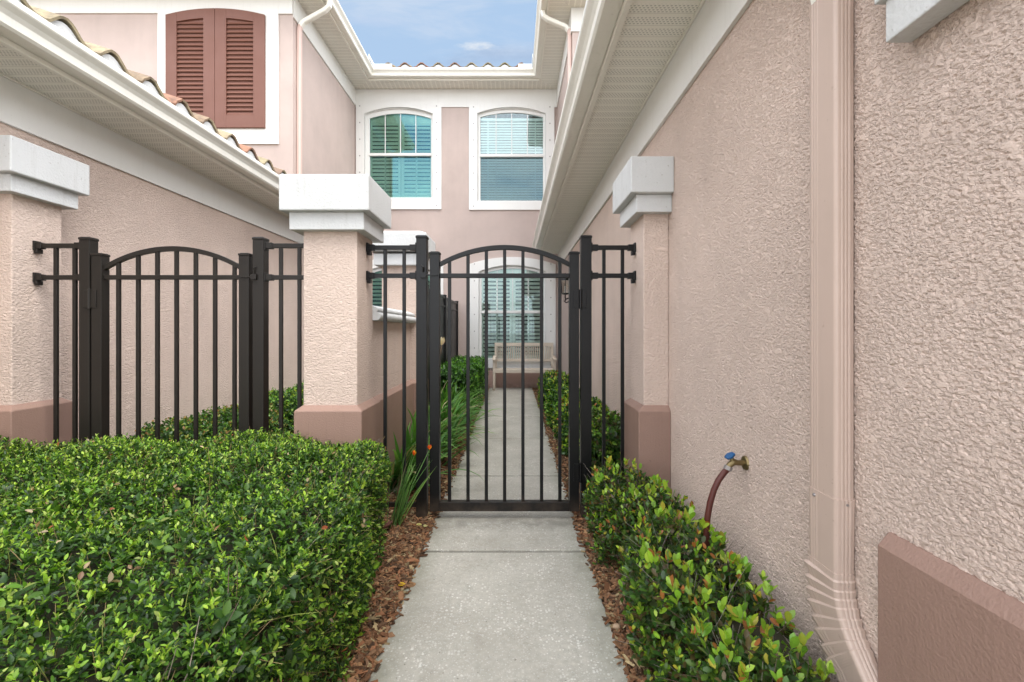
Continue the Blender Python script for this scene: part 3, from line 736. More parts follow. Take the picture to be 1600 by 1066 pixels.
# ================================================================== black metal fence and gates
YG = 3.03
def post_mb(x0, x1, y, z1, w=None):
    m = MB(); w = w or (x1-x0); m.box(x0, x1, y, y+w, -.15, z1-.02)
    m.loft([[(x0-.003, y-.003, z1-.0195), (x1+.003, y-.003, z1-.0195), (x1+.003, y+w+.003, z1-.0195), (x0-.003, y+w+.003, z1-.0195)],
            [(x0-.003, y-.003, z1-.006), (x1+.003, y-.003, z1-.006), (x1+.003, y+w+.003, z1-.006), (x0-.003, y+w+.003, z1-.006)],
            [(x0+.008, y+.008, z1), (x1-.008, y+.008, z1), (x1-.008, y+w-.008, z1), (x0+.008, y+w-.008, z1)]])
    return m
def side_panel(y, post, ends, bars, label, mat='black', zt=1.747, zr=1.553, flange_at=None, ptop=1.81):
    """post=(x0,x1) or None, ends=(xa,xb) of rails, flange_at: side fixed to masonry"""
    xa, xb = ends
    t = thing('fence_panel', ((xa+xb)/2, y+.03, 0), label, 'fence', 'narrow black metal fence panels beside the gates')
    mt = M[mat]
    if post: post_mb(post[0], post[1], y, ptop).build('post', mt, t, bev=.002)
    yc = y+.032
    for z in (zt-.014, zr, .085):
        m = MB(); m.box(xa, xb, yc-.013, yc+.013, z-.014, z+.014); m.build('rail', mt, t, bev=.002)
    for x in bars:
        m = MB(); m.box(x-.0105, x+.0105, yc-.0095, yc+.0095, .04, zt-.0285); m.build('picket', mt, t, bev=.0015)
    for z in (zt-.014, zr):
        for xe, sg in ((xa, 1), (xb, -1)):
            m = MB(); m.box(min(xe, xe+sg*.045), max(xe, xe+sg*.045), yc-.0185, yc+.0185, z-.0195, z+.0195)
            m.box(min(xe-sg*.004, xe+sg*.008), max(xe-sg*.004, xe+sg*.008), yc-.024, yc+.024, z-.030, z+.030)
            if flange_at and ((flange_at == 'a') == (sg == 1)): m.box(min(xe, xe+sg*.022), max(xe, xe+sg*.022), yc-.021, yc+.021, z-.048, z-.0205)
            m.build('bracket', mt, t, bev=.003)
    return t
def gate(y, xl, xr, sw, bars, label, mat, hinge, ztop=1.706, za=1.749, ze=1.640, zr=1.553):
    """xl,xr outer edges of leaf, sw stile width"""
    t = thing('garden_gate', ((xl+xr)/2, y+.03, 0), label, 'gate', 'arched black metal garden gates')
    mt = M[mat]; yc = y+.030
    for a in (xl, xr-sw):
        m = MB(); m.box(a, a+sw, y, y+sw, .05, ztop-.018)
        m.box(a-.003, a+sw+.003, y-.003, y+sw+.003, ztop-.0175, ztop-.004); m.box(a+.005, a+sw-.005, y+.005, y+sw-.005, ztop-.0038, ztop)
        m.build('stile', mt, t, bev=.002)
    x0, x1 = xl+sw, xr-sw
    A = arc(x0, x1, ze-.030, za-.030, 40); B = arc(x0, x1, ze, za, 40)
    m = MB(); m.loft([[(p[0], yc-.014, p[1]), (q[0], yc-.014, q[1]), (q[0], yc+.014, q[1]), (p[0], yc+.014, p[1])] for p, q in zip(A, B)]); m.build('arch', mt, t, bev=.0015)
    m = MB(); m.box(x0, x1, yc-.014, yc+.014, zr-.014, zr+.014); m.build('rail', mt, t, bev=.002)
    m = MB(); m.box(x0, x1, yc-.025, yc+.025, .05, .108); m.build('rail', mt, t, bev=.002)
    h = (za-ze); w = (x1-x0)/2; r = (w*w+h*h)/(2*h); cx = (x0+x1)/2
    for x in bars:
        zt = za-.030-r+sqrt(r*r-(x-cx)**2)+.004
        m = MB(); m.box(x-.0105, x+.0105, yc-.0095, yc+.0095, .106, zt); m.build('picket', mt, t, bev=.0015)
    hx = xr if hinge == 'r' else xl; sg = 1 if hinge == 'r' else -1
    for z in (1.40, .30):
        m = MB(); m.box(min(hx-sg*.035, hx-sg*.002), max(hx-sg*.035, hx-sg*.002), y-.006, y-.0005, z-.055, z+.055)
        m.tube([(hx+sg*.009, y-.004, z-.062), (hx+sg*.009, y-.004, z+.062)], .010, 10); m.box(min(hx+sg*.018, hx+sg*.045), max(hx+sg*.018, hx+sg*.045), y-.006, y-.0005, z-.055, z+.055)
        m.build('hinge', mt, t, bev=.0015)
    lx = xl if hinge == 'r' else xr; sg = -sg
    m = MB(); m.box(min(lx-sg*.05, lx+sg*.05), max(lx-sg*.05, lx+sg*.05), y-.010, y-.004, zr-.004, zr+.004)
    m.box(min(lx+sg*.02, lx+sg*.055), max(lx+sg*.02, lx+sg*.055), y-.018, y-.0005, zr-.018, zr+.016)
    m.tube([(lx+sg*.04, y-.010, zr+.016), (lx+sg*.038, y-.016, zr+.05), (lx+sg*.052, y-.014, zr+.062)], .005, 8)
    m.build('latch', mt, t, bev=.001)
    return t
gx = lambda px, y=YG: (px-VX)*y/F
gate(YG, gx(671.3), gx(905), .061, [gx(p) for p in (701.5, 730.6, 759.6, 788.4, 817.2, 846.6, 875.4)], 'arched black gate across the concrete path', 'black', 'r')
side_panel(YG, (gx(650), gx(666.5)), (-.935, gx(650)), [gx(599.8), gx(629.8)], 'narrow black fence panel with post left of the path gate', flange_at='a')
side_panel(YG, (gx(908), gx(924.5)), (gx(924.5), .780), [gx(945), gx(974.3)], 'narrow black fence panel with post right of the path gate', flange_at='b')
YL = 2.985; lx = lambda px: (px-VX)*YL/F
gate(YL, lx(142.5), lx(388.5), .063, [lx(p) for p in (179.3, 210.4, 240.6, 270.8, 301.2, 331.6, 362.2)], 'arched dark bronze gate behind the clipped hedge', 'bronze', 'l', 1.689, 1.733, 1.612, 1.537)
side_panel(YL, (lx(123), lx(139.5)), (-3.016, lx(123)), [lx(80.2), lx(110)], 'narrow bronze fence panel at the left house pillar', 'bronze', 1.751, 1.537, 'a', 1.79)
side_panel(YL, (lx(394.5), lx(411.5)), (lx(411.5), -1.268), [lx(435.3), lx(464.4)], 'bronze fence panel with post between left gate and middle pillar', 'bronze', 1.751, 1.537, 'b', 1.79)

# solid privacy fence beyond
t = thing('privacy_fence', (-1.2, 7.4, 0), 'tall solid black privacy fence running back behind the strappy plants', 'fence')
m = MB(); y = 4.78
while y < 9.85: m.box(-1.205, -1.175, y, y+.155, .06, 1.60); y += .160
m.build('board_panel', M['black'], t, bev=.004)
m = MB(); m.box(-1.212, -1.160, 4.78, 9.9, 1.602, 1.632); m.box(-1.203, -1.177, 4.78, 9.9, 1.6325, 1.75); m.box(-1.215, -1.160, 4.78, 9.9, 1.7505, 1.785); m.build('top_rail', M['black'], t, bev=.003)
for yy in (4.75, 6.45, 8.15, 9.90):
    post_mb(-1.235, -1.150, yy, 1.82, .085).build('post', M['black'], t, bev=.003)

# ================================================================== bench
t = thing('garden_bench', (.25, 9.75, 0), 'beige slatted garden bench against the far wall under the window', 'bench')
bx0, bx1 = -.44, .885; yb = 9.98; yfr = 9.55
m = MB(); 
for i in range(5): m.box(bx0+.05, bx1-.05, yfr+.01+i*.078, yfr+.072+i*.078, .405, .425)
m.box(bx0+.03, bx1-.03, yfr-.005, yfr+.0095, .355, .425)
m.build('seat', M['bench'], t, bev=.003)
m = MB(); 
for xa, xb in ((bx0+.05, bx0+.095), (bx1-.095, bx1-.05)): m.box(xa, xb, yb-.04, yb, .43, .93)
m.box(bx0+.05, bx1-.05, yb-.045, yb-.005, .8805, .95); m.box(bx0+.0955, bx1-.0955, yb-.035, yb-.01, .56, .615)
n = 26
for i in range(n):
    x = bx0+.12+(bx1-bx0-.24)*i/(n-1)
    if i in (12,): continue
    m.box(x-.011, x+.011, yb-.028, yb-.014, .6155, .880)
m.build('backrest', M['bench'], t, bev=.003)
for xa in (bx0+.03, bx1-.075):
    for ya, zt in ((yfr, .62), (yb-.04, .43)):
        m = MB(); m.box(xa, xa+.045, ya, ya+.042, -.02, zt); m.build('leg', M['bench'], t, bev=.004)
    m = MB(); m.loft([[(xa-.012, y_, z_), (xa+.057, y_, z_), (xa+.057, y_, z_+.026), (xa-.012, y_, z_+.026)] for y_, z_ in ((yfr-.045, .605), (yfr-.02, .6255), (yfr+.1, .632), (yfr+.25, .628), (yb-.045, .66))]); m.build('armrest', M['bench'], t, bev=.005)

# ================================================================== wall lantern, doorbell
t = thing('wall_lantern', (.93, 7.8, 1.9), 'black carriage lantern on the right wall beyond the gate', 'wall lamp')
lc = Vector((.850, 7.8, 1.93))
m = MB(); m.box(.920, .936, 7.75, 7.85, 1.60, 1.84); m.tube([(.92, 7.8, 1.74), (.87, 7.8, 1.72), (.86, 7.8, 1.70), (.85, 7.8, 1.74), (.85, 7.8, 1.80)], .010, 8)
m.tube([(.92, 7.8, 1.68), (.86, 7.8, 1.66), (.83, 7.8, 1.69)], .008, 8); m.tube([(.85, 7.8, 1.66), (.85, 7.8, 1.71)], [.004, .012], 8)
m.build('bracket', M['black'], t)
m = MB(); ring = lambda r, z, k=6: [(lc.x+r*cos(2*pi*i/k+.5), lc.y+r*sin(2*pi*i/k+.5), z) for i in range(k)]
m.loft([ring(.03, 1.79), ring(.062, 1.80), ring(.060, 1.815)]); m.loft([ring(.092, 2.02), ring(.085, 2.04), ring(.045, 2.09), ring(.02, 2.10), ring(.016, 2.13), ring(.004, 2.145)])
for i in range(6):
    a = 2*pi*i/6+.5; m.tube([(lc.x+.060*cos(a), lc.y+.060*sin(a), 1.81), (lc.x+.084*cos(a), lc.y+.084*sin(a), 2.022)], .005, 6)
m.build('cage', M['black'], t)
m = MB(); m.loft([ring(.056, 1.817), ring(.079, 2.018)]); m.build('glass', M['lamp'], t)
m = MB(); m.tube([(lc.x, lc.y, 1.816), (lc.x, lc.y, 1.93)], .012, 8); m.build('candle_tube', M['shade'], t)
m = MB(); m.box(.925, .936, 7.86, 7.91, 1.09, 1.19); m.tube([(.925, 7.885, 1.14), (.920, 7.885, 1.14)], .012, 10)
tag(m.build('doorbell', M['black'], bev=.003), 'small dark doorbell plate on the right wall below the lantern', 'doorbell')

# ================================================================== hose tap and hose
yy = 1.92
t = thing('garden_tap', (.93, yy, .67), 'small brass garden tap with blue handle on the right wall', 'tap')
m = MB(); m.tube([(.9365, yy, .668), (.928, yy, .668)], [.030, .026], 16); m.tube([(.93, yy, .668), (.905, yy, .668), (.885, yy, .672)], [.011, .011, .014], 12)
m.tube([(.888, yy, .672), (.872, yy, .660), (.866, yy, .650)], [.013, .012, .0125], 12); m.tube([(.887, yy, .672), (.876, yy, .690)], [.012, .008], 10); m.build('tap_body', M['brass'], t, smooth=False, bev=.001)
m = MB(); d_ = Vector((-.011, 0, .018)).normalized(); c_ = Vector((.873, yy, .695)); rgs = []
e1 = Vector((0, 1, 0)); e2 = d_.cross(e1)
for h_, r_ in ((-.004, .018), (.004, .021), (.009, .016), (.011, .006)):
    rgs.append([c_+d_*h_+(e1*cos(2*pi*i/24)+e2*sin(2*pi*i/24))*(r_*(1+.10*cos(6*2*pi*i/24))) for i in range(24)])
m.loft(rgs); m.build('handle', M['blue'], t)
m = MB(); m.tube([(.868, yy, .655), (.862, yy, .640)], [.0165, .0165], 12); m.build('hose_coupling', M['stone'] if False else M['screw'], t, bev=.001)
m = MB(); m.tube([(.8640, yy, .645), (.848, yy, .628), (.825, yy-.002, .598), (.806, yy-.004, .560), (.790, yy-.006, .510), (.779, yy-.008, .455), (.773, yy-.01, .39), (.775, yy-.005, .30), (.79, yy+.03, .18), (.80, yy+.1, .05)], .0122, 14)
tag(m.build('garden_hose', M['hose'], smooth=True), 'maroon rubber hose curving from the tap down into the low hedge', 'hose')

# ================================================================== planting
HOLLY_LOW = cols((.030,.078,.010),(.048,.118,.014),(.075,.160,.018),(.016,.046,.008),(.075,.16,.022),(.020,.055,.010))
HOLLY_TIP = cols((.20,.36,.035),(.20,.34,.030),(.32,.46,.05),(.12,.26,.025),(.30,.38,.09))
JAS_LOW = cols((.040,.095,.018),(.030,.075,.016),(.060,.135,.022),(.055,.080,.022),(.09,.16,.025),(.10,.075,.03))
JAS_TIP = cols((.40,.15,.05),(.40,.36,.05),(.22,.36,.04),(.28,.46,.035),(.20,.38,.035),(.36,.50,.05),(.38,.42,.05),(.30,.46,.05),(.15,.32,.035),(.24,.42,.04))
def leaf_obj(parts, parent, mat, name='foliage', **kw):
    P, A, N, L, W, C = [np.concatenate(x) for x in zip(*parts)]
    V, T, Cc = leaves(P, A, N, L, W, C, **kw)
    return tri_mesh(name, mat, V, T, Cc, parent)
def jit(n, s): return rng.normal(0, s, (n, 3))
# --- big clipped hedge, front left
t = thing('clipped_hedge', (-1.9, 1.6, 0), 'broad clipped glossy green hedge filling the lower left in front of the bronze gate', 'hedge')
def wobz(P):   # slightly higher towards the gate, low spot near the camera
    P[:, 0] -= .17*np.clip((P[:, 1]-1.65)/1.1, 0, 1)**1.4*np.clip((P[:, 0]+1.3)/.6, 0, 1)
    P[:, 2] += .015*np.sin(P[:, 0]*3.1+P[:, 1]*2.3)+.012*np.sin(P[:, 0]*8+P[:, 1]*5)+.03*np.clip((P[:, 1]-1.6)/1.2, -.8, 1)
    return P
hb = (-3.14, -.572, .36, 2.86, .03, .560)
n = 15500; P, D = box_shell(n, *hb, .13, 'XYZ', .05, .03); P = wobz(P); keep = P[:, 2] > .03; P, D = P[keep], D[keep]
Dd = norm(D+np.array([0, 0, .45])+jit(len(D), .38))
a = shoots(P-Dd*.03, Dd, 9, .042, .0225, .0053, HOLLY_LOW, HOLLY_TIP, (25, 80), .45, .52)
n = 3600; P, D = box_shell(n, *hb, .13, 'XYZ', .16, .02); P = wobz(P); P -= D*.05
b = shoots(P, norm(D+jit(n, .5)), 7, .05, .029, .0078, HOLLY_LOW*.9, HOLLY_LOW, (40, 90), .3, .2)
# larger leaves down the path side and close to the lens
n = 520; P, D = box_shell(n, hb[0], hb[1], hb[2], 2.2, .03, .55, .13, 'XZ', .05, .02); P = wobz(P)
c = shoots(P, norm(D+jit(n, .4)), 6, .04, .040, .0110, HOLLY_LOW, HOLLY_TIP*.8, (40, 85), .3, .3)
n = 170; P, D = box_shell(n, *hb, .13, 'XZ', .03, .02); P = wobz(P)
d = shoots(P, norm(D+jit(n, .6)), 2, .02, .028, .008, cols((.30,.19,.10),(.38,.30,.20),(.22,.12,.06)), cols((.45,.33,.20),(.35,.10,.04)), (30, 95), .5, .5)
leaf_obj([a, b, c, d], t, M['leaf'], droop=.15, fold=.28)
n = 3800; P, D = box_shell(n, *hb, .13, 'XYZ', .05, .03); P = wobz(P); twigs(P-D*.045, norm(D+jit(n, .35)), rng.uniform(.04, .085, n), .0016, cols((.34,.34,.10),(.26,.32,.07),(.38,.28,.14),(.16,.11,.06)), t)
n = 260; P, D = box_shell(n, *hb, .13, 'X', .05, .02); P = wobz(P); twigs(P-D*.10, norm(D*.3+np.array([0, 0, 1])+jit(n, .5)), rng.uniform(.08, .2, n), .0022, TW, t, 'branch')
m = MB(); m.loft([[(x, y, z) for x, y in ((-3.05, .5), (hb[1]-.15-i_, .5), (hb[1]-.15-i_, 2.7), (-3.05, 2.7))] for z, i_ in ((-.1, .12), (.36, .10), (.43, .2))]); m.build('shade_core', M['core'], t)  # solid block painted dark as the hedge's inner shade, stops see-through
# --- low hedge, front right
t = thing('low_hedge', (.66, 1.8, 0), 'low loose hedge with yellow-green and orange tips along the right of the path', 'hedge')
def slope(P):
    P[:, 2] += -.30*np.clip(P[:, 0]-.60, 0, 1)-.06*np.clip((2.1-P[:, 1]), 0, 1.2)-.05*np.clip((P[:, 1]-2.3)/.6, 0, 1)+.022*np.sin(P[:, 0]*14+P[:, 1]*9)+.018*np.sin(P[:, 1]*17)
    P[:, 0] += .03*np.sin(P[:, 1]*6.5)*(P[:, 0] < .62); return P
hb = (.455, .915, .72, 2.98, .02, .405)
n = 1650; P, D = box_shell(n, *hb, .14, 'xYZ', .09, .03); P = slope(P); P = P[P[:, 2] > .02]; 
D = norm(np.stack([rng.normal(-.15, .35, len(P)), rng.normal(-.1, .35, len(P)), np.ones(len(P))], 1))
a = shoots(P-D*.03, D, 8, .06, .034, .0092, JAS_LOW, JAS_TIP, (15, 75), .40, .55)
n = 900; P, D = box_shell(n, *hb, .14, 'xYZ', .2, .03); P = slope(P)-D*.05
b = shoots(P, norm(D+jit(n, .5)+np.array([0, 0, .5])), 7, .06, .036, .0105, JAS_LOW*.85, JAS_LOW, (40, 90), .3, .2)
n = 150; P, D = box_shell(n, hb[0], hb[1], hb[2], 2.9, .2, .43, .14, 'Z', .02, .03); P = slope(P)
c = shoots(P, norm(np.stack([rng.normal(0, .25, n), rng.normal(0, .25, n), np.ones(n)], 1)), 4, .03, .044, .0125, JAS_TIP*.9, JAS_TIP, (10, 42), .9, .9)
leaf_obj([a, b, c], t, M['leaf2'], droop=.12, fold=.18, shape=[.08, .70, 1., .80, .10])
n = 1100; P, D = box_shell(n, *hb, .14, 'xYZ', .12, .03); P = slope(P); twigs(P-D*.08, norm(D*.6+np.array([-.2, 0, .9])+jit(n, .45)), rng.uniform(.06, .17, n), .0016, cols((.26,.23,.19),(.34,.30,.26),(.16,.12,.09)), t)
m = MB(); m.loft([[(x, y, z) for x, y in ((.60+i_, .85), (.88-i_, .85), (.88-i_, 2.80), (.60+i_, 2.80))] for z, i_ in ((-.1, .0), (.20, .0), (.26, .05))]); m.build('shade_core', M['core'], t)  # solid dark block stands in for the shade inside the low hedge

# --- shrubs and hedges further back
def shrub(name, x0, x1, y0, y1, z1, dens, L, low, tip, label, cat='shrub', ptip=.5, group=None, mat='leaf2', faces='xXyYZ', r=None):
    t = thing(name, ((x0+x1)/2, (y0+y1)/2, 0), label, cat, group)
    r = r or min(x1-x0, y1-y0, z1*1.6)*.42
    ar = (x1-x0)*(y1-y0)+2*z1*((x1-x0)+(y1-y0)); n = int(ar*dens)
    P, D = box_shell(n, x0, x1, y0, y1, .02, z1, r, faces, .12, .035); m_ = P[:, 2] > .0; P, D = P[m_], D[m_]; n = len(P)
    Dd = norm(D+np.array([0, 0, .6])+jit(n, .4))
    a = shoots(P-Dd*.02, Dd, 8, .06, L, L*.31, low, tip, (28, 80), .45, ptip)
    P2, D2 = box_shell(n//2, x0, x1, y0, y1, .02, z1, r, faces, .22, .03)
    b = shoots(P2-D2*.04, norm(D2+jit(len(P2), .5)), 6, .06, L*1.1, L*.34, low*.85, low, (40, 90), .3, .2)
    leaf_obj([a, b], t, M[mat], droop=.12, fold=.2)
    k = max(20, n//8); P, D = box_shell(k, x0, x1, y0, y1, .02, z1, r, faces, .3, .03)
    twigs(np.stack([P[:, 0]*.5+(x0+x1)/4, P[:, 1]*.5+(y0+y1)/4, P[:, 2]*.3], 1)*1.0, norm(P-np.stack([P[:, 0]*.5+(x0+x1)/4, P[:, 1]*.5+(y0+y1)/4, P[:, 2]*.3], 1)), np.full(k, z1*.55), .004, TW, t, 'branch')
    return t
MIX_LOW = cols((.040,.105,.018),(.055,.14,.022),(.030,.080,.015)); MIX_TIP = cols((.16,.34,.04),(.24,.40,.06),(.12,.28,.035),(.30,.36,.05))
G = 'shrubs in the beds beyond the gates'
shrub('box_hedge', -3.16, -2.55, 3.75, 5.5, .40, 900, .034, MIX_LOW, cols((.20,.34,.06),(.28,.30,.06),(.12,.26,.04),(.34,.20,.08)), 'low green hedge along the left house wall just beyond the bronze gate', 'hedge', group=G)
shrub('box_hedge', -3.16, -2.55, 5.5, 7.15, .44, 900, .034, MIX_LOW, MIX_TIP, 'dark green hedge at the far end of the left wall, beside the middle pillar', 'hedge', group=G)
shrub('box_hedge', -1.10, -.54, 6.55, 9.35, .68, 850, .036, cols((.035,.11,.015),(.05,.15,.02),(.03,.085,.015)), cols((.12,.30,.03),(.09,.24,.03),(.16,.34,.04)), 'dense bright green hedge on the left beyond the strappy leaves', 'hedge', .4, G, r=.13)
shrub('leafy_shrub', .56, .91, 3.40, 4.30, .50, 800, .046, JAS_LOW, MIX_TIP, 'dark leafy shrub right behind the right fence panel', 'shrub', .3, G)
shrub('leafy_shrub', .48, .90, 4.45, 5.35, .50, 800, .044, MIX_LOW, JAS_TIP, 'yellow-green shrub in the right bed, second beyond the gate', 'shrub', .6, G)
shrub('leafy_shrub', .47, .90, 5.5, 6.6, .46, 800, .044, MIX_LOW, MIX_TIP, 'bright green shrub in the right bed, third beyond the gate', 'shrub', .6, G)
shrub('leafy_shrub', .46, .90, 6.9, 8.3, .50, 750, .044, MIX_LOW, JAS_TIP, 'farthest shrub of the right bed, in front of the bench end', 'shrub', .4, G)

# --- strap-leaved clumps
def straps(P, az, lean, L, W, C, curl, name, parent, mat):
    n = len(P); K = 9; V = []; Cc = []
    hd = np.stack([np.cos(az), np.sin(az), np.zeros(n)], 1); sd = np.stack([-np.sin(az), np.cos(az), np.zeros(n)], 1)
    pos = P.copy(); th = lean.copy(); 
    for k in range(K):
        t = k/(K-1); w = W*(.55+.45*min(1, t*4))*(1-t**3.0)+.0004
        up = hd*np.cos(th)[:, None]*-1*0
        nrm_ = hd*-np.cos(th)[:, None]+np.array([0, 0, 1.])*np.sin(th)[:, None]
        V += [pos-sd*w[:, None]+nrm_*(w*.35)[:, None]*-1, pos, pos+sd*w[:, None]-nrm_*(w*.35)[:, None]]
        cc = C*(0.8+.3*t); Cc += [cc, cc*1.15, cc]
        d = hd*np.sin(th)[:, None]+np.array([0, 0, 1.])*np.cos(th)[:, None]
        pos = pos+d*(L/(K-1))[:, None]; th = th+curl/(K-1)*(.3+1.4*t)
    V = np.stack(V, 1); Cc = np.stack(Cc, 1); q = []
    for k in range(K-1):
        for j in range(2): a = k*3+j; q.append((a, a+1, a+4, a+3))
    q = np.array(q); T = (q[None]+(np.arange(n)*K*3)[:, None, None]).reshape(-1, 4)
    return tri_mesh(name, mat, V.reshape(-1, 3), T, Cc.reshape(-1, 3), parent)
STR = cols((.06,.16,.03),(.09,.22,.04),(.05,.13,.03),(.13,.27,.06),(.10,.20,.07))
def clump(name, x, y, n, L, W, label, lean=(.1, .9), azr=(0, 2*pi), curl=1.2, dead=.08, r=.05, group=None, pal=STR):
    t = thing(name, (x, y, 0), label, 'plant', group)
    P = np.stack([x+rng.normal(0, r, n), y+rng.normal(0, r, n), np.zeros(n)-.01], 1)
    C = pal[rng.integers(0, len(pal), n)]*rng.uniform(.8, 1.2, (n, 1)); dm = rng.random(n) < dead; C[dm] = np.array([.42, .36, .22])*rng.uniform(.6, 1.2, (dm.sum(), 1))
    straps(P, rng.uniform(*azr, n), rng.uniform(*lean, n), L*rng.uniform(.6, 1.15, n), np.full(n, W)*rng.uniform(.7, 1.2, n), C, rng.uniform(.2, 1, n)*curl, 'leaf_blades', t, M['strap'])
    return t
# iris by the left gate post with orange blooms
t = clump('iris_plant', -.735, 2.90, 24, .47, .0085, 'spiky iris clump with orange blooms beside the left post of the path gate', (.02, .62), (-.6, .9), .5, .08, .022, pal=cols((.18,.36,.10),(.13,.29,.08),(.25,.42,.14),(.10,.24,.07)))
def bloom(px, py, d, parent, s=.02, col=((.75,.20,.02),(.85,.35,.03),(.60,.10,.02)), name='bloom'):
    c = Vector(((px-VX)*d/F, d, H-(py-VY)*d/F)); n = 7
    P = np.tile(np.array(c), (n, 1)); az = np.linspace(0, 2*pi, n, False)+.3
    A = np.stack([np.cos(az)*.5, np.sin(az)*.5, np.ones(n)*rng.uniform(.4, 1.3, n)], 1); N = np.stack([-np.cos(az), -np.sin(az), np.ones(n)*.6], 1)
    V, T, C = leaves(P, A, N, np.full(n, s*1.6), np.full(n, s*.42), np.array(col)[rng.integers(0, len(col), n)], droop=-.2)
    tri_mesh(name, M['petal'], V, T, C, parent); return c
for px, py, dd, bxx in ((647, 712, 2.92, -.72), (671, 703, 2.99, -.70)):
    c = bloom(px, py, dd, t)
    m = MB(); m.tube([(bxx, 2.9, 0), ((bxx+c.x)/2-.01, (2.9+c.y)/2, c.z*.55), tuple(c)], [.0035, .003, .002], 6)
    m.build('flower_stalk', paint('flower_stalk_green', (.10, .22, .05), .5), t)
GS = 'strap leaved clumps beyond the path gate'
for i, (x, y, n, L, lb) in enumerate(((-.86, 3.62, 50, .55, 'strappy clump nearest the gate, left bed'), (-.84, 4.25, 60, .62, 'second strappy clump from the gate in the left bed'), (-.82, 4.95, 65, .64, 'third strappy clump from the gate in the left bed'), (-.80, 5.65, 65, .64, 'fourth strappy clump from the gate, near the fence'), (-.80, 6.3, 55, .60, 'farthest strappy clump, just before the green hedge'))):
    clump('strap_leaf_plant', x, y, n*2, L*1.05, .016, lb, (.05, .9), (-1.9, 1.9), 2.3, .12, .07, GS, cols((.07,.19,.04),(.10,.25,.05),(.06,.15,.035),(.15,.30,.07)))
clump('strap_leaf_plant', -1.95, 4.35, 40, .46, .011, 'small strappy clump beside the middle pillar, seen under the bronze panel', (.2, .9), (0, 2*pi), 1.4, .05, .04, GS, cols((.12,.24,.08),(.18,.30,.12),(.08,.18,.05)))
t = thing('dried_bloom', (-.70, 4.7, 0), 'pale dried bloom on a bare stalk behind the path gate', 'flower')
c = bloom(690, 540, 4.7, t, .055, ((.62,.50,.42),(.50,.36,.28),(.70,.62,.55)), 'petals')
m = MB(); m.tube([(-.80, 4.75, 0), (-.77, 4.72, .6), tuple(c)], [.006, .005, .004], 6); m.build('flower_stalk', paint('dry_stalk', (.22, .15, .09), .8), t)
# dead rhizome lump at the iris foot
m = MB(); rg = []
for k in range(9):
    tt = k/8; rad = .030*sin(pi*(.12+.8*tt)); rg.append([(-.735-.05*tt+rad*cos(a)*(1+.25*sin(3*a+k)), 2.84-.03*tt+rad*sin(a), .035+.03*(1-tt)+rad*.7*sin(a*2+k)*.5) for a in np.linspace(0, 2*pi, 12, False)])
m.loft(rg); tag(m.build('bark_lump', paint('dark_red_bark', (.13, .05, .035), .9, 1, .4, 90), smooth=True), 'dark reddish bark lump at the foot of the iris clump', 'bark lump')
# fallen leaves and a pebble
def fallen(px, py, ang, c, label, L=.035):
    d = F*H/(py-VY); x = (px-VX)*d/F
    P = np.array([[x, d, .022]]); A = np.array([[cos(ang), sin(ang), .08]]); N = np.array([[.1, -.2, 1.]])
    V, T, C = leaves(P, A, N, np.array([L]), np.array([L*.36]), np.array([c]), droop=.1)
    tag(tri_mesh('fallen_leaf', M['petal'], V, T, C), label, 'leaf', 'fallen leaves on the mulch')
fallen(650, 826, .2, (.55, .50, .18), 'pale yellow fallen leaf at the foot of the left gate post')
fallen(662, 829, 1.0, (.58, .55, .25), 'pale yellow fallen leaf on mulch, right one of two by the slab corner')
fallen(622, 922, .4, (.65, .42, .03), 'bright yellow fallen leaf at the left path edge')
m = MB(); rg = []
for k in range(7):
    a = -pi/2+pi*k/6; rg.append([(.412+.017*cos(a)*cos(b_)+.0008*sin(b_*3), 1.90+.013*cos(a)*sin(b_), .022+.010*sin(a)) for b_ in np.linspace(0, 2*pi, 12, False)])
m.loft(rg); tag(m.build('pebble', paint('peach_stone', (.55, .38, .24), .6), smooth=True), 'smooth peach pebble on the mulch at the right path edge', 'stone')

# ================================================================== light and sky
SUN_EL, SUN_AZ = 62, 128      # azimuth clockwise from +y: high, from the right and slightly behind the camera
w = bpy.data.worlds.new('World'); sc.world = w; w.use_nodes = True; nt = w.node_tree; nt.nodes.clear()
class WN(NT):
    def __init__(s, t): s.t = t; s.out = t.nodes.new('ShaderNodeOutputWorld')
k = WN(nt)
sky = nt.nodes.new('ShaderNodeTexSky'); sky.sky_type = 'NISHITA'; sky.sun_disc = False
sky.sun_elevation = R(SUN_EL); sky.sun_rotation = R(SUN_AZ); sky.air_density = 1.0; sky.dust_density = 2.5; sky.ozone_density = 1.0
gen = k.n('TexCoord').outputs['Generated']; sx = k.n('SeparateXYZ', {0: gen}); X_, Y_, Z_ = sx.outputs
zz = k.math('ADD', k.math('MAXIMUM', Z_, 0.0), .12)
pl = k.n('CombineXYZ', {0: k.math('DIVIDE', X_, zz), 1: k.math('DIVIDE', Y_, zz), 2: 0.0})
dense = k.noise(pl.outputs[0], 1.1, 7, .6, .3)
dot = k.n('VectorMath', {0: gen}, operation='DOT_PRODUCT'); dot.inputs[1].default_value = (-.05, .86, .51)
clear = k.rng(dot.outputs['Value'], .55, .90)
cov = k.rng(k.math('SUBTRACT', dense, k.math('MULTIPLY', clear, .45)), .30, .52, 0, 1, True)  # bright cloud cover added mostly out of view, for neutral fill light
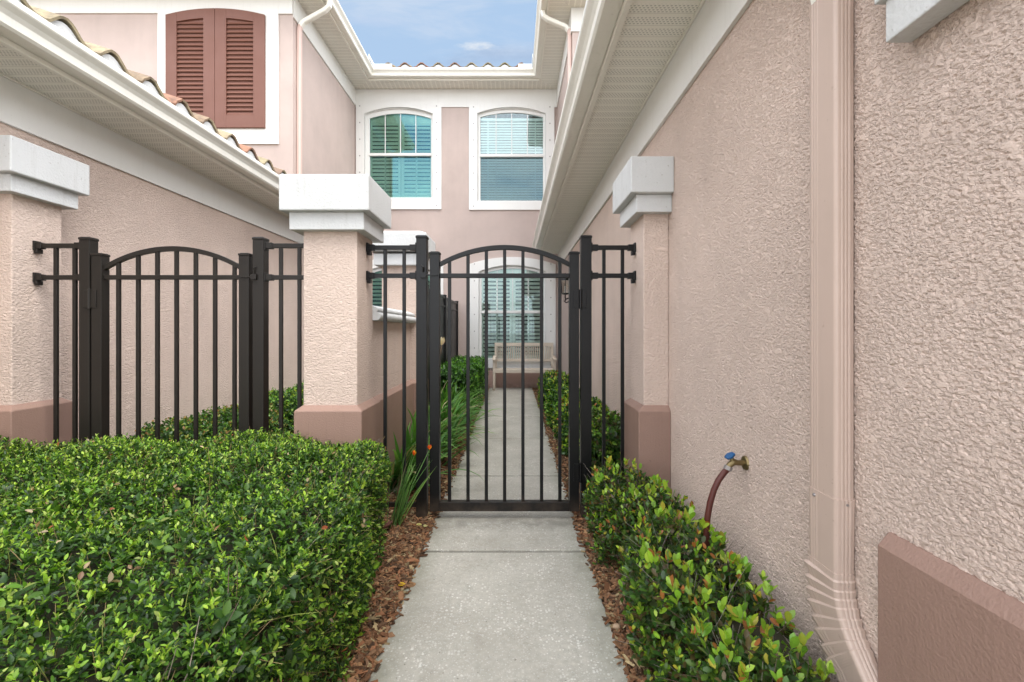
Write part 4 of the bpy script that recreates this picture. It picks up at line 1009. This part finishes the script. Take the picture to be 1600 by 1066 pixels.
# the thin streaks and the one small white cloud above the far roof
ys_ = k.math('MAXIMUM', Y_, .05); ca = k.math('DIVIDE', X_, ys_); ce = k.math('DIVIDE', Z_, ys_)
def blob(a, e, ra, re, n_scale=9.0):
    q = k.n('CombineXYZ', {0: ca, 1: k.math('MULTIPLY', ce, 2.6), 2: .3})
    nz = k.noise(q.outputs[0], n_scale, 6, .62)
    da = k.math('DIVIDE', k.math('SUBTRACT', ca, a), ra); de = k.math('DIVIDE', k.math('SUBTRACT', ce, e), re)
    g_ = k.math('SUBTRACT', 1.0, k.math('ADD', k.math('MULTIPLY', da, da), k.math('MULTIPLY', de, de)))
    return k.rng(k.math('ADD', g_, k.math('MULTIPLY', k.math('SUBTRACT', nz, .5), 4.2)), -.2, 2.0, 0, 1, True)
SK = k.mix(1.0, sky.outputs[0], (.96, 1.0, 1.04), 'MULTIPLY')
SK = k.mix(k.math('MULTIPLY', clear, .9), SK, (.92, 1.26, 1.68))
wq = k.n('CombineXYZ', {0: k.math('MULTIPLY', k.math('DIVIDE', X_, k.math('MAXIMUM', Y_, .05)), 2.2), 1: k.math('MULTIPLY', k.math('DIVIDE', Z_, k.math('MAXIMUM', Y_, .05)), 9.0), 2: 4.0})
SK = k.mix(k.math('MULTIPLY', k.rng(k.noise(wq.outputs[0], 1.6, 6, .6, .4), .42, .72, 0, 1, True), k.math('MULTIPLY', clear, .55)), SK, (1.5, 1.66, 1.92))
fill_cloud_col = (8.6, 8.6, 8.75)
c1 = k.mix(k.math('MULTIPLY', cov, .92), SK, fill_cloud_col)
c2 = k.mix(k.math('MULTIPLY', blob(.0, .575, .22, .034), .75), c1, (.80, 1.06, 1.50))
c3 = k.mix(k.math('MULTIPLY', blob(-.075, .596, .045, .012, 22.0), .9), c2, (1.9, 1.95, 2.0))
c4 = k.mix(k.math('MULTIPLY', blob(-.29, .648, .08, .012), .45), c3, (1.3, 1.5, 1.88))
lp = c4
bg = nt.nodes.new('ShaderNodeBackground'); k.set(bg.inputs['Color'], lp); bg.inputs['Strength'].default_value = .13
nt.links.new(bg.outputs[0], k.out.inputs['Surface'])
sl = bpy.data.lights.new('sun', 'SUN'); sl.energy = .75; sl.angle = R(40); sl.color = (1.0, .96, .90)
so = bpy.data.objects.new('sun', sl); COL.objects.link(so)
dv = Vector((sin(R(SUN_AZ))*cos(R(SUN_EL)), cos(R(SUN_AZ))*cos(R(SUN_EL)), sin(R(SUN_EL))))
so.rotation_euler = dv.to_track_quat('Z', 'Y').to_euler(); so.location = dv*30
vs = sc.view_settings; vs.view_transform = 'Standard'; vs.look = 'None'; vs.exposure = 1.85; vs.gamma = 1
sc.render.engine = 'CYCLES'; sc.cycles.max_bounces = 10; sc.cycles.diffuse_bounces = 6; sc.cycles.transparent_max_bounces = 16
